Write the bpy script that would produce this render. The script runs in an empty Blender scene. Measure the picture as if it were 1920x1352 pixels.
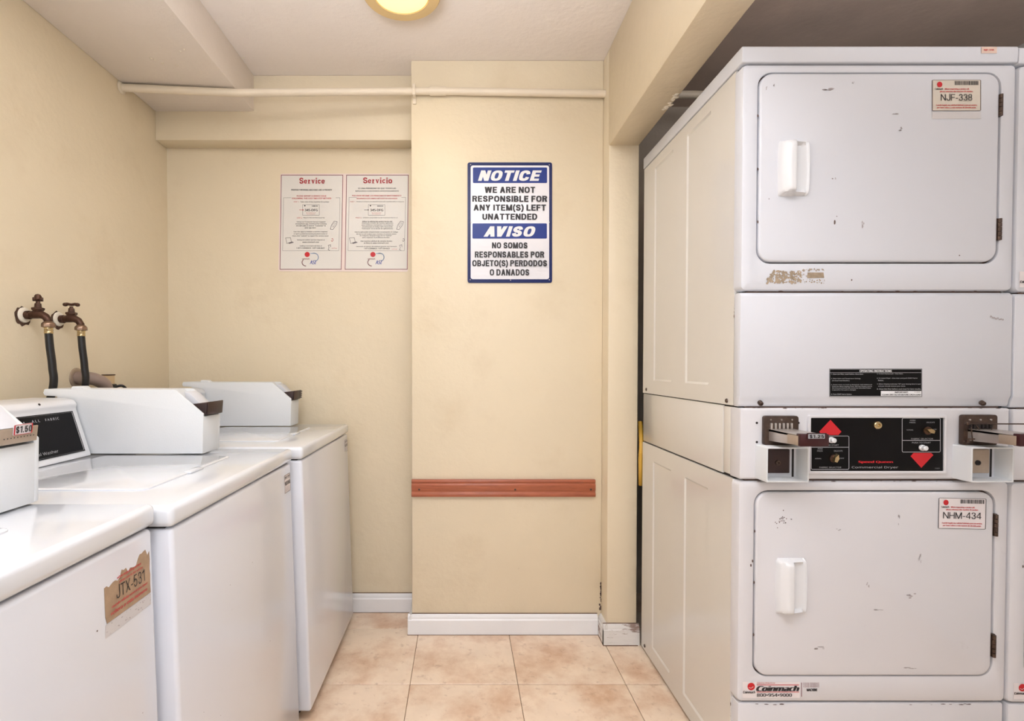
import bpy, bmesh, math, random
from mathutils import Vector, Matrix
R = math.radians
rnd = random.Random(7)
SC = bpy.context.scene
COL = SC.collection

# ------------------------------------------------------------------ camera, world, lights, exposure
F, H, PITCH, CX, HOR = 970.0, 1.08, R(1.0), 865.0, 688.0      # focal px, eye height, pitch, principal x, horizon y
CY = HOR + F * math.tan(PITCH)
cam = bpy.data.cameras.new('camera')
cam.sensor_width = 36; cam.lens = F / 1920 * 36
cam.shift_x = (960 - CX) / 1920; cam.shift_y = (CY - 676) / 1920
cam.clip_start = 0.02
co = bpy.data.objects.new('camera', cam); COL.objects.link(co)
co.location = (0, 0, H); co.rotation_euler = (R(90) - PITCH, 0, 0)
SC.camera = co
w = bpy.data.worlds.new('world'); SC.world = w; w.use_nodes = True
w.node_tree.nodes['Background'].inputs[0].default_value = (0.9, 0.93, 1, 1)
w.node_tree.nodes['Background'].inputs[1].default_value = 0.05
SC.view_settings.view_transform = 'Standard'; SC.view_settings.look = 'None'
SC.view_settings.exposure = -0.42; SC.view_settings.gamma = 1; SC.view_settings.use_curve_mapping = False

def area(name, loc, target, sx, sy, power, col, spread=180):
    l = bpy.data.lights.new(name, 'AREA'); l.shape = 'RECTANGLE'; l.size = sx; l.size_y = sy
    l.energy = power; l.color = col; l.spread = R(spread)
    o = bpy.data.objects.new(name, l); COL.objects.link(o); o.location = loc
    o.rotation_euler = (Vector(target) - Vector(loc)).to_track_quat('-Z', 'Y').to_euler()
    return o
area('rear_soft_fill', (-0.35, -1.4, 1.35), (0.15, 2.0, 1.15), 1.4, 1.7, 20, (0.80, 0.90, 1.0))  # added soft frontal fill, out of view behind the camera
area('side_fill', (1.5, -1.3, 1.75), (1.2, 2.0, 1.35), 0.9, 0.9, 4.0, (0.80, 0.90, 1.0))  # added unseen side light, brightens the dryers and the recess above them
area('flash_bounced_at_ceiling', (-0.25, 0.0, 1.5), (-0.22, 0.3, 2.3), 0.6, 0.5, 50, (0.84, 0.89, 1.0), 110)
area('side_fill_at_ceiling', (1.3, 0.1, 1.7), (1.3, 0.5, 2.3), 0.5, 0.4, 9, (0.9, 0.93, 1.0), 110)  # added uplight that lifts the recess ceiling over the dryers
area('rear_ceiling_fixture', (0.1, 0.1, 2.27), (0.1, 0.3, 0), 0.8, 0.8, 20, (0.84, 0.91, 1.0))

def W(px, py, Y):            # point of the plane y=Y measured in the photograph
    u = (px - CX) / F; v = (CY - py) / F
    c, s = math.cos(PITCH), math.sin(PITCH)
    d = Vector((u, c + v * s, -s + v * c))
    return Vector((0, 0, H)) + d * (Y / d.y)
def WX(px, py, X):           # point of the plane x=X
    u = (px - CX) / F; v = (CY - py) / F
    c, s = math.cos(PITCH), math.sin(PITCH)
    d = Vector((u, c + v * s, -s + v * c))
    return Vector((0, 0, H)) + d * (X / d.x)

# ------------------------------------------------------------------ materials
def lin(c):
    return tuple(((x / 255) / 12.92 if x / 255 <= 0.04045 else ((x / 255 + 0.055) / 1.055) ** 2.4) for x in c) + (1,)
def mat(name, rgb, rough=0.5, metal=0.0, coat=0.0, var=0.0, vscale=6.0, bump=0.0, bscale=40.0, second=None, mask=None, spec=0.5,
        emit=0.0, rand=0.0, stretch=(1, 1, 1), bdist=0.004):
    m = bpy.data.materials.new(name); m.use_nodes = True
    nt = m.node_tree; N = nt.nodes; L = nt.links
    b = N['Principled BSDF']
    b.inputs['Roughness'].default_value = rough; b.inputs['Metallic'].default_value = metal
    b.inputs['Coat Weight'].default_value = coat; b.inputs['Coat Roughness'].default_value = 0.08
    b.inputs['Specular IOR Level'].default_value = spec
    base = lin(rgb)
    tc = N.new('ShaderNodeTexCoord'); mp = N.new('ShaderNodeMapping'); L.new(tc.outputs['Object'], mp.inputs[0])
    mp.inputs['Scale'].default_value = stretch
    vec = mp.outputs[0]
    if rand:
        oi = N.new('ShaderNodeObjectInfo'); ad = N.new('ShaderNodeVectorMath'); ad.operation = 'ADD'
        ml = N.new('ShaderNodeVectorMath'); ml.operation = 'SCALE'; ml.inputs[0].default_value = (37, 19, 53)
        L.new(oi.outputs['Random'], ml.inputs['Scale']); L.new(vec, ad.inputs[0]); L.new(ml.outputs[0], ad.inputs[1])
        vec = ad.outputs[0]
    colout = None
    def noise(sc, det=4, rgh=0.6):
        n = N.new('ShaderNodeTexNoise'); n.inputs['Scale'].default_value = sc
        n.inputs['Detail'].default_value = det; n.inputs['Roughness'].default_value = rgh
        L.new(vec, n.inputs['Vector']); return n
    def ramp(src, a, b_):
        r = N.new('ShaderNodeMapRange'); r.inputs[1].default_value = a; r.inputs[2].default_value = b_
        L.new(src, r.inputs[0]); return r.outputs[0]
    def mix(fac, a, b_):
        x = N.new('ShaderNodeMix'); x.data_type = 'RGBA'
        if hasattr(fac, 'is_linked'): L.new(fac, x.inputs[0])
        else: x.inputs[0].default_value = fac
        for k, v in ((6, a), (7, b_)):
            if hasattr(v, 'is_linked'): L.new(v, x.inputs[k])
            else: x.inputs[k].default_value = v
        return x.outputs[2]
    if var:
        dark = tuple(x * (1 - var) for x in base[:3]) + (1,)
        colout = mix(ramp(noise(vscale).outputs[0], 0.3, 0.7), dark, base)
    if second:                                  # list of (rgb, scale, lo, hi, strength)
        for (c2, s2, lo, hi, st) in second:
            mr = ramp(noise(s2, 6, 0.65).outputs[0], lo, hi)
            mm = N.new('ShaderNodeMath'); mm.operation = 'MULTIPLY'; mm.inputs[1].default_value = st; L.new(mr, mm.inputs[0])
            colout = mix(mm.outputs[0], colout if colout else base, lin(c2))
    if colout: L.new(colout, b.inputs['Base Color'])
    else: b.inputs['Base Color'].default_value = base
    if bump:
        bn = N.new('ShaderNodeBump'); bn.inputs['Strength'].default_value = bump; bn.inputs['Distance'].default_value = bdist
        L.new(noise(bscale, 5, 0.6).outputs[0], bn.inputs['Height']); L.new(bn.outputs[0], b.inputs['Normal'])
    if emit:
        b.inputs['Emission Color'].default_value = base; b.inputs['Emission Strength'].default_value = emit
    return m

M = {}
M['wall'] = mat('cream_plaster', (232, 217, 189), 0.42, var=0.05, vscale=2.0, bump=0.32, bscale=26, bdist=0.006,
                second=[((210, 190, 158), 3.1, 0.56, 0.75, 0.35), ((150, 120, 92), 21, 0.73, 0.8, 0.4)])
M['ceil'] = mat('off_white_ceiling_paint', (240, 230, 221), 0.6, var=0.04, vscale=2.5, bump=0.5, bscale=22, bdist=0.006)
M['shaded_ceil'] = mat('shaded_ceiling_paint', (222, 200, 184), 0.8, var=0.2, vscale=3, bump=0.3)  # cream ceiling paint with the recess shade mixed into its colour
M['recess_wall'] = mat('cream_recess_wall', (214, 200, 182), 0.8, var=0.2, vscale=3, bump=0.3)  # cream wall again, in a slightly duller tone
M['white_wall'] = mat('white_wall_paint', (228, 226, 224), 0.6)
M['grout'] = mat('grout', (128, 96, 74), 0.9)
M['tile'] = mat('beige_ceramic_tile', (246, 224, 200), 0.28, var=0.12, vscale=7, rand=1, bump=0.08, bscale=60,
                second=[((202, 160, 126), 5.5, 0.44, 0.68, 0.8), ((244, 226, 204), 10, 0.52, 0.7, 0.55), ((160, 118, 88), 34, 0.58, 0.72, 0.4)])
M['trim'] = mat('white_gloss_trim', (242, 241, 242), 0.35, var=0.04, bump=0.2, bscale=30, second=[((140, 110, 92), 30, 0.72, 0.78, 0.5)])
M['worn_trim'] = mat('worn_white_trim', (226, 222, 218), 0.5, bump=0.4, bscale=40, second=[((120, 84, 66), 16, 0.56, 0.62, 0.85)], stretch=(0.5, 1, 2.2))
M['pipe'] = mat('painted_pipe', (232, 218, 196), 0.4, bump=0.2, bscale=60, var=0.05)
M['wood'] = mat('reddish_cedar', (178, 98, 66), 0.4, coat=0.3, var=0.3, vscale=8, stretch=(1, 8, 14), second=[((120, 52, 34), 18, 0.5, 0.75, 0.6)])
M['enamel'] = mat('white_enamel', (214, 215, 221), 0.42, coat=0.2, var=0.015, vscale=3, bump=0.03, bscale=60)
M['enamel_washer'] = mat('white_enamel_washer_front', (224, 226, 234), 0.25, coat=0.6, var=0.015, vscale=3)
M['enamel_top'] = mat('white_enamel_glossy', (224, 227, 233), 0.16, coat=0.7, var=0.015)
M['enamel_side'] = mat('bounce_warmed_enamel', (220, 216, 209), 0.26, coat=0.5, var=0.03, vscale=4, bump=0.04, bscale=10,  # white enamel, warm bounce from the cream walls put into its tint
                       second=[((176, 150, 124), 26, 0.7, 0.8, 0.35)])
M['enamel_used'] = mat('used_white_enamel', (216, 214, 217), 0.42, coat=0.15, var=0.02, vscale=3,
                       second=[((176, 168, 170), 20, 0.66, 0.8, 0.4), ((205, 176, 160), 9, 0.66, 0.85, 0.3)])
M['coinbox'] = mat('powder_coated_white', (222, 224, 226), 0.45, bump=0.12, bscale=300, var=0.02)
M['white_plastic'] = mat('white_plastic', (226, 226, 228), 0.3, coat=0.3)
M['dark'] = mat('dark_gap', (38, 30, 28), 0.8)
M['hole'] = mat('broken_plaster_hole', (92, 66, 50), 0.9, var=0.5, vscale=60)
M['grime'] = mat('brown_grime', (122, 92, 72), 0.9, var=0.4, vscale=30)
M['outlet'] = mat('aged_tan_plate', (206, 178, 138), 0.5)
M['rust'] = mat('dirty_inner_frame', (96, 72, 62), 0.8, var=0.4, vscale=40)
M['black'] = mat('black_gloss_panel', (12, 10, 11), 0.3, spec=0.15)
M['chrome'] = mat('worn_chrome', (190, 184, 180), 0.25, metal=1, var=0.2, vscale=40, bump=0.1, bscale=120)
M['dchrome'] = mat('tarnished_steel', (98, 82, 74), 0.35, metal=0.9, var=0.35, vscale=50)
M['satin'] = mat('satin_steel', (196, 188, 182), 0.4, metal=0.75)
M['bronze'] = mat('dark_brown_coated_metal', (58, 42, 40), 0.4, metal=0.4)
M['tan_metal'] = mat('tan_metal', (176, 158, 140), 0.45, metal=0.4, var=0.1, vscale=40)
M['maroon'] = mat('dark_maroon_plastic', (54, 14, 18), 0.35)
M['brass_old'] = mat('old_brown_brass', (88, 62, 50), 0.42, metal=0.75, var=0.4, vscale=50, bump=0.3, bscale=120)
M['brass'] = mat('bright_brass', (206, 184, 140), 0.25, metal=0.95, var=0.2, vscale=80)
M['nut'] = mat('dull_nickel_nut', (156, 128, 108), 0.35, metal=0.85, var=0.3, vscale=60)
M['rubber'] = mat('black_rubber', (22, 20, 21), 0.35)
M['grey_hose'] = mat('grey_drain_hose', (150, 130, 120), 0.5, var=0.1)
M['yellow'] = mat('yellow_coated_hose', (206, 160, 60), 0.45)
M['red'] = mat('red_print', (196, 22, 34), 0.4)
M['redtext'] = mat('muted_red_print', (196, 62, 66), 0.5)
M['pinkline'] = mat('maroon_print', (122, 50, 62), 0.5)
M['crimson'] = mat('crimson_print', (170, 18, 36), 0.5)
M['ink'] = mat('black_print', (34, 30, 34), 0.5)
M['grey_ink'] = mat('grey_print', (110, 104, 110), 0.5)
M['pale_ink'] = mat('light_grey_print', (165, 165, 168), 0.5)
M['white_ink'] = mat('white_print', (236, 236, 238), 0.4)
M['navy'] = mat('dark_blue_enamel', (16, 30, 88), 0.3, spec=0.3)
M['blue'] = mat('blue_enamel', (18, 48, 132), 0.3, spec=0.3)
M['blue_ink'] = mat('blue_print', (50, 74, 160), 0.5)
M['sky_ink'] = mat('pale_blue_print', (150, 176, 210), 0.5)
M['sign_white'] = mat('white_sign_enamel', (232, 230, 236), 0.25, coat=0.5)
M['laminate'] = mat('laminated_pinkish_paper', (236, 218, 212), 0.3, coat=0.4)
M['paper'] = mat('printed_paper', (226, 222, 216), 0.35, coat=0.3)
M['label_white'] = mat('white_label', (230, 222, 222), 0.4)
M['label_beige'] = mat('beige_label', (214, 204, 190), 0.45)
M['tan_paper'] = mat('faded_tan_label', (178, 150, 122), 0.6, var=0.25, vscale=40)
M['residue'] = mat('brown_sticker_residue', (176, 156, 132), 0.7, var=0.35, vscale=80)
M['faint_residue'] = mat('pale_sticker_residue', (206, 202, 202), 0.7)
M['scuff'] = mat('grey_scuff', (168, 160, 162), 0.6)
M['chip'] = mat('dark_paint_chip', (92, 72, 66), 0.7)
M['peel'] = mat('peeling_paint', (236, 226, 208), 0.6)
M['pink_tag'] = mat('faded_pink_tag', (222, 196, 180), 0.5)
M['lamp'] = mat('warm_lit_glass', (255, 240, 172), 0.3, emit=1.0)
M['lampbase'] = mat('tan_lamp_base', (214, 184, 130), 0.5)

# ------------------------------------------------------------------ helpers
def base_loc(o):
    v = Vector((0, 0, 0))
    while o is not None: v += o.location; o = o.parent
    return v
def thing(name, label, cat, loc=(0, 0, 0), group=None):
    o = bpy.data.objects.new(name, None); COL.objects.link(o); o.location = loc; o.empty_display_size = 0.05
    o['label'] = label; o['category'] = cat
    if group: o['group'] = group
    return o
def obj(name, bm, m, parent=None, label=None, cat=None, kind=None, group=None, sharp=35, origin=None, recalc=True):
    if recalc: bmesh.ops.recalc_face_normals(bm, faces=bm.faces)
    off = base_loc(parent) if parent else Vector((0, 0, 0))
    loc = Vector(origin) if origin else Vector((0, 0, 0))
    bmesh.ops.translate(bm, verts=bm.verts, vec=-(off + loc))
    me = bpy.data.meshes.new(name); bm.to_mesh(me); bm.free()
    me.materials.append(M[m] if isinstance(m, str) else m)
    me.shade_smooth(); me.set_sharp_from_angle(angle=R(sharp))
    o = bpy.data.objects.new(name, me); COL.objects.link(o)
    o.location = loc
    if parent: o.parent = parent
    if label: o['label'] = label
    if cat: o['category'] = cat
    if kind: o['kind'] = kind
    if group: o['group'] = group
    return o
B = bmesh.new
def face(bm, pts):
    try: return bm.faces.new([bm.verts.new(p) for p in pts])
    except ValueError: return None
def box(bm, x0, x1, y0, y1, z0, z1, bev=0.0, seg=2):
    t = bmesh.new()
    r = bmesh.ops.create_cube(t, size=1)
    for v in t.verts:
        v.co = Vector(((x0 + x1) / 2 + v.co.x * (x1 - x0), (y0 + y1) / 2 + v.co.y * (y1 - y0), (z0 + z1) / 2 + v.co.z * (z1 - z0)))
    if bev: bmesh.ops.bevel(t, geom=t.edges[:], offset=bev, segments=seg, profile=0.5, affect='EDGES')
    merge(bm, t)
def merge(bm, t):
    bmesh.ops.recalc_face_normals(t, faces=t.faces)
    me = bpy.data.meshes.new('tmp'); t.to_mesh(me); t.free(); bm.from_mesh(me); bpy.data.meshes.remove(me)
def prism(bm, pts, axis, a0, a1, bev=0.0, seg=2):
    """extrude 2-D outline along axis; pts are the other two coords in xyz order"""
    def P(p, a):
        return Vector((a, p[0], p[1])) if axis == 'x' else Vector((p[0], a, p[1])) if axis == 'y' else Vector((p[0], p[1], a))
    t = bmesh.new()
    A = [t.verts.new(P(p, a0)) for p in pts]; Z = [t.verts.new(P(p, a1)) for p in pts]
    n = len(pts)
    t.faces.new(A); t.faces.new(Z[::-1])
    for i in range(n): t.faces.new((A[i], A[(i + 1) % n], Z[(i + 1) % n], Z[i]))
    if bev:
        bmesh.ops.recalc_face_normals(t, faces=t.faces)
        ed = [e for e in t.edges if len(e.link_faces) == 2 and e.calc_face_angle(0) > R(28)]
        bmesh.ops.bevel(t, geom=ed, offset=bev, segments=seg, profile=0.5, affect='EDGES', clamp_overlap=True)
    merge(bm, t)
def rrect(x0, x1, z0, z1, r, n=6):
    out = []
    for cx, cz, a0 in ((x1 - r, z1 - r, 0), (x0 + r, z1 - r, 90), (x0 + r, z0 + r, 180), (x1 - r, z0 + r, 270)):
        for i in range(n + 1):
            a = R(a0 + 90 * i / n); out.append((cx + r * math.cos(a), cz + r * math.sin(a)))
    return out
def ringY(bm, outer, inner, y0, y1, bev_out=0.004, bev_in=0.003):
    """plate in the xz plane with an opening, front at y0"""
    t = bmesh.new(); n = len(outer); V = {}
    for k, (pts, y) in enumerate(((outer, y0), (inner, y0), (outer, y1), (inner, y1))):
        V[k] = [t.verts.new((p[0], y, p[1])) for p in pts]
    for i in range(n):
        j = (i + 1) % n
        t.faces.new((V[0][i], V[0][j], V[1][j], V[1][i])); t.faces.new((V[2][i], V[3][i], V[3][j], V[2][j]))
        t.faces.new((V[0][i], V[2][i], V[2][j], V[0][j])); t.faces.new((V[1][i], V[1][j], V[3][j], V[3][i]))
    t.edges.ensure_lookup_table()
    s0, s1 = set(V[0]), set(V[1])
    eo = [e for e in t.edges if e.verts[0] in s0 and e.verts[1] in s0]
    ei = [e for e in t.edges if e.verts[0] in s1 and e.verts[1] in s1]
    bmesh.ops.bevel(t, geom=eo, offset=bev_out, segments=2, profile=0.5, affect='EDGES')
    ei = [e for e in ei if e.is_valid]
    if ei: bmesh.ops.bevel(t, geom=ei, offset=bev_in, segments=2, profile=0.5, affect='EDGES')
    merge(bm, t)
def smooth_path(pts, n=8):
    pts = [Vector(p) for p in pts]
    if len(pts) < 3: return pts
    out = []
    P = [2 * pts[0] - pts[1]] + pts + [2 * pts[-1] - pts[-2]]
    for i in range(1, len(P) - 2):
        for k in range(n):
            t = k / n; a, b, c, d = P[i - 1], P[i], P[i + 1], P[i + 2]
            out.append(0.5 * ((2 * b) + (-a + c) * t + (2 * a - 5 * b + 4 * c - d) * t * t + (-a + 3 * b - 3 * c + d) * t ** 3))
    out.append(pts[-1]); return out
def tube(bm, pts, r, seg=12, smooth=False, radii=None):
    pts = smooth_path(pts) if smooth else [Vector(p) for p in pts]
    rings = []; up = Vector((0, 0, 1))
    n = len(pts); prev = None
    for i, p in enumerate(pts):
        d = (pts[min(i + 1, n - 1)] - pts[max(i - 1, 0)]).normalized()
        a = d.cross(up) if prev is None else d.cross(prev)
        if a.length < 1e-3: a = d.cross(Vector((0, 1, 0)))
        a.normalize(); b = a.cross(d).normalized(); prev = b
        rr = radii[min(int(i * len(radii) / n), len(radii) - 1)] if radii else r
        rings.append([bm.verts.new(p + rr * (math.cos(2 * math.pi * k / seg) * a + math.sin(2 * math.pi * k / seg) * b)) for k in range(seg)])
    for i in range(n - 1):
        for k in range(seg):
            bm.faces.new((rings[i][k], rings[i][(k + 1) % seg], rings[i + 1][(k + 1) % seg], rings[i + 1][k]))
    bm.faces.new(rings[0][::-1]); bm.faces.new(rings[-1])
def lathe(bm, prof, origin, axis, seg=20):
    """prof list of (distance along axis, radius)"""
    o = Vector(origin); ax = Vector(axis).normalized()
    a = ax.orthogonal().normalized(); b = ax.cross(a)
    rings = []
    for h, r in prof:
        r = max(r, 1e-5)
        rings.append([bm.verts.new(o + ax * h + r * (math.cos(2 * math.pi * k / seg) * a + math.sin(2 * math.pi * k / seg) * b)) for k in range(seg)])
    for i in range(len(rings) - 1):
        for k in range(seg):
            bm.faces.new((rings[i][k], rings[i][(k + 1) % seg], rings[i + 1][(k + 1) % seg], rings[i + 1][k]))
    bm.faces.new(rings[0][::-1]); bm.faces.new(rings[-1])

# stroke lettering in the style of a grotesque, for the larger signs and labels
def strip(pts, t, sm=True):
    p = [Vector((a, b, 0)) for a, b in pts]
    if sm: p = smooth_path(p, 4)
    n = len(p); out = []; L_ = []; R_ = []
    for i in range(n):
        d = (p[min(i + 1, n - 1)] - p[max(i - 1, 0)]); d.normalize(); q = Vector((-d.y, d.x, 0)) * t / 2
        L_.append((p[i] + q)[:2]); R_.append((p[i] - q)[:2])
    return [[L_[i], L_[i + 1], R_[i + 1], R_[i]] for i in range(n - 1)]
def glyph(ch, t):
    W_ = {'I': t, '-': .34, '.': t, '(': .3, ')': .3, ' ': .3, 'M': .84, 'W': 1.0, 'A': .74, 'V': .72, 'N': .70, 'E': .60, 'F': .57, 'L': .56, 'T': .64, 'J': .54,
          '1': .40, 'O': .74, 'C': .70, 'D': .70, 'i': .32, 'r': .5, 'v': .62, 'e': .56, 'c': .54, 'o': .58, '$': .56, '3': .56, '4': .6, '5': .56, '8': .56, '0': .56, '2': .56}
    w = W_.get(ch, .67); h = t * 1.12; P = []
    rect = lambda a, b, c, d: P.append([(a, c), (b, c), (b, d), (a, d)])
    D = lambda x0, y0, x1, y1, k=1.0: P.append([(x0, y0), (x0 + h * k, y0), (x1 + h * k, y1), (x1, y1)])
    th = t * 0.88
    def S(pts, w0=0, w1=None, y0=0, y1=1, tt=None, sm=True):
        w1 = w if w1 is None else w1; tt = tt or t
        P.extend(strip([(w0 + t / 2 + a * (w1 - w0 - t), y0 + t / 2 + b * (y1 - y0 - t)) for a, b in pts], tt, sm))
    def ring(x0, x1, y0, y1, tt=None):
        tt = tt or t; cx, cy = (x0 + x1) / 2, (y0 + y1) / 2; n = 24
        def pt(rx, ry, k):
            a = 2 * math.pi * k / n; c, s = math.cos(a), math.sin(a); e = 0.78
            return (cx + rx * math.copysign(abs(c) ** e, c), cy + ry * math.copysign(abs(s) ** e, s))
        rx, ry = (x1 - x0) / 2, (y1 - y0) / 2
        for k in range(n): P.append([pt(rx, ry, k), pt(rx, ry, k + 1), pt(rx - tt, ry - th, k + 1), pt(rx - tt, ry - th, k)])
    def bowl(y0, y1, x1=None):
        x1 = x1 or w; rx = min((y1 - y0) / 2, x1 * .5); ry = (y1 - y0) / 2; cx = x1 - rx; cy = (y0 + y1) / 2; n = 12
        rect(0, cx, y1 - th, y1); rect(0, cx, y0, y0 + th)
        pt = lambda a, b, k: (cx + a * math.cos(-math.pi / 2 + math.pi * k / n), cy + b * math.sin(-math.pi / 2 + math.pi * k / n))
        for k in range(n): P.append([pt(rx, ry, k), pt(rx, ry, k + 1), pt(rx - t, ry - th, k + 1), pt(rx - t, ry - th, k)])
    if ch == 'A': D(0, 0, w / 2 - h / 2, 1); D(w - h, 0, w / 2 - h / 2, 1); rect(w * .22, w * .78, .22, .22 + th)
    elif ch == 'B': rect(0, t, 0, 1); bowl(0, .54); bowl(.54 - th, 1, w * .95)
    elif ch == 'C': S([(.99, .68), (.88, .92), (.52, 1), (.12, .92), (0, .66), (0, .34), (.12, .08), (.52, 0), (.88, .08), (.99, .32)])
    elif ch == 'D': rect(0, t, 0, 1); bowl(0, 1)
    elif ch == 'E': rect(0, t, 0, 1); rect(0, w, 0, th); rect(0, w, 1 - th, 1); rect(0, w * .92, .5 - th / 2 + .01, .5 + th / 2 + .01)
    elif ch == 'F': rect(0, t, 0, 1); rect(0, w, 1 - th, 1); rect(0, w * .9, .5 - th / 2, .5 + th / 2)
    elif ch == 'H': rect(0, t, 0, 1); rect(w - t, w, 0, 1); rect(0, w, .5 - th / 2, .5 + th / 2)
    elif ch == 'I': rect(0, t, 0, 1)
    elif ch == 'J': S([(1, 1.1), (1, .6), (1, .28), (.85, .05), (.48, 0), (.12, .06), (0, .32)])
    elif ch == 'L': rect(0, t, 0, 1); rect(0, w, 0, th)
    elif ch == 'M': rect(0, t, 0, 1); rect(w - t, w, 0, 1); D(w / 2 - h / 2, 0, 0, 1); D(w / 2 - h / 2, 0, w - h, 1)
    elif ch == 'N': rect(0, t, 0, 1); rect(w - t, w, 0, 1); D(w - h, 0, 0, 1)
    elif ch in 'O0': ring(0, w, 0, 1)
    elif ch == 'P': rect(0, t, 0, 1); bowl(.42, 1)
    elif ch == 'R': rect(0, t, 0, 1); bowl(.44, 1); D(w - h, 0, w * .45, .5)
    elif ch == 'S': S([(.97, .72), (.82, .95), (.5, 1), (.14, .93), (.03, .74), (.2, .57), (.5, .51), (.84, .42), (.98, .24), (.86, .05), (.5, 0), (.15, .06), (.01, .29)])
    elif ch == 'T': rect(0, w, 1 - th, 1); rect(w / 2 - t / 2, w / 2 + t / 2, 0, 1)
    elif ch == 'U': S([(0, 1.1), (0, .6), (0, .3), (.12, .06), (.5, 0), (.88, .06), (1, .3), (1, .6), (1, 1.1)])
    elif ch == 'V': D(w / 2 - h / 2, 0, 0, 1); D(w / 2 - h / 2, 0, w - h, 1)
    elif ch == 'W': D(w * .27 - h / 2, 0, 0, 1); D(w * .27 - h / 2, 0, w / 2 - h / 2, 1); D(w * .73 - h / 2, 0, w / 2 - h / 2, 1); D(w * .73 - h / 2, 0, w - h, 1)
    elif ch == 'X': D(0, 0, w - h, 1); D(w - h, 0, 0, 1)
    elif ch == 'Y': D(w / 2 - h / 2, .4, 0, 1); D(w / 2 - h / 2, .4, w - h, 1); rect(w / 2 - t / 2, w / 2 + t / 2, 0, .45)
    elif ch == '(': P.extend(strip([(w - .03, 1.03), (w * .45, .75), (w * .3, .42), (w * .45, .1), (w - .03, -.2)], t * .9))
    elif ch == ')': P.extend(strip([(.03, 1.03), (w * .55, .75), (w * .7, .42), (w * .55, .1), (.03, -.2)], t * .9))
    elif ch == '-': rect(0, w, .32, .32 + th)
    elif ch == '.': rect(0, t, 0, t)
    elif ch == '1': rect(w - t * 1.1, w - .1 * t, 0, 1); P.append([(0, .72), (0, .72 + th), (w - t, 1), (w - t, .80)])
    elif ch == '2': S([(.03, .72), (.15, .94), (.5, 1), (.86, .93), (.97, .72), (.8, .48), (.35, .22), (.08, .03)]); rect(0, w, 0, th)
    elif ch == '3': S([(.03, .76), (.18, .96), (.5, 1), (.84, .93), (.92, .75), (.78, .58), (.42, .53)]); S([(.42, .53), (.82, .46), (1, .26), (.85, .05), (.5, 0), (.14, .06), (0, .27)])
    elif ch == '4': rect(w * .66, w * .66 + t, 0, 1); rect(0, w, .22, .22 + th); P.append([(0, .24), (0, .30 + th * .6), (w * .66, 1), (w * .72, .86)])
    elif ch == '5': rect(w * .14, w * .93, 1 - th, 1); P.append([(w * .06, .42), (w * .06 + t, .42), (w * .16 + t, 1), (w * .16, 1)]); S([(.04, .5), (.3, .62), (.66, .62), (.96, .42), (.95, .18), (.6, 0), (.2, .03), (0, .25)])
    elif ch == '8': ring(w * .04, w * .96, .5 - th / 2, 1); ring(0, w, 0, .5 + th / 2)
    elif ch == '$': S([(.97, .72), (.82, .95), (.5, 1), (.14, .93), (.03, .74), (.2, .57), (.5, .51), (.84, .42), (.98, .24), (.86, .05), (.5, 0), (.15, .06), (.01, .29)]); rect(w / 2 - t / 4, w / 2 + t / 4, -.1, 1.1)
    elif ch == 'e': S([(.06, .5), (.98, .5)], y1=.68, sm=False, tt=t * .5); S([(.98, .5), (.86, .9), (.5, 1), (.12, .85), (0, .48), (.15, .12), (.55, 0), (.98, .2)], y1=.68, tt=t * .85)
    elif ch == 'c': S([(.92, .78), (.8, .95), (.5, 1), (.12, .85), (0, .48), (.15, .12), (.55, 0), (.98, .2)], y1=.68, tt=t * .85)
    elif ch == 'o': ring(0, w, 0, .68)
    elif ch == 'r': rect(.1, .1 + t, 0, .66); rect(0, .1 + t * 1.8, 0, .06); rect(0, .12, .60, .66); S([(.25, .6), (.55, .95), (.95, .9)], y1=.68)
    elif ch == 'v': P.append([(.06, .66), (.06 + h, .66), (w / 2 + .05, 0), (w / 2 - .05, 0)]); P.append([(w - .06 - h * .6, .66), (w - .06, .66), (w / 2 + .05, 0), (w / 2 - .03, 0)]); rect(0, .1 + h, .60, .66); rect(w - .16 - h * .5, w, .60, .66)
    elif ch == 'i': rect(w / 2 - t / 2, w / 2 + t / 2, 0, .66); rect(0, w, 0, .06); rect(.02, w / 2, .60, .66); rect(w / 2 - t * .55, w / 2 + t * .55, .80, .98)
    return w, P
_tc = {}
import os
try:
    FONT = bpy.data.fonts.load(os.path.join(bpy.utils.system_resource('DATAFILES'), 'fonts', 'NotoSansHebrew-Regular.woff2'))
except Exception:
    FONT = None
def text_geo(s, bold, shear):
    k = (s, bold, shear)
    if k in _tc: return _tc[k]
    c = bpy.data.curves.new('t', 'FONT'); c.body = s; c.size = 1; c.offset = 0; c.shear = shear; c.resolution_u = 2
    if FONT: c.font = FONT
    o = bpy.data.objects.new('t', c); COL.objects.link(o)
    bpy.context.view_layer.update()
    me = bpy.data.meshes.new_from_object(o)
    vs = [tuple(v.co[:2]) for v in me.vertices]; fs = [tuple(p.vertices) for p in me.polygons]
    bpy.data.meshes.remove(me); bpy.data.objects.remove(o); bpy.data.curves.remove(c)
    _tc[k] = (vs, fs); return _tc[k]

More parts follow.
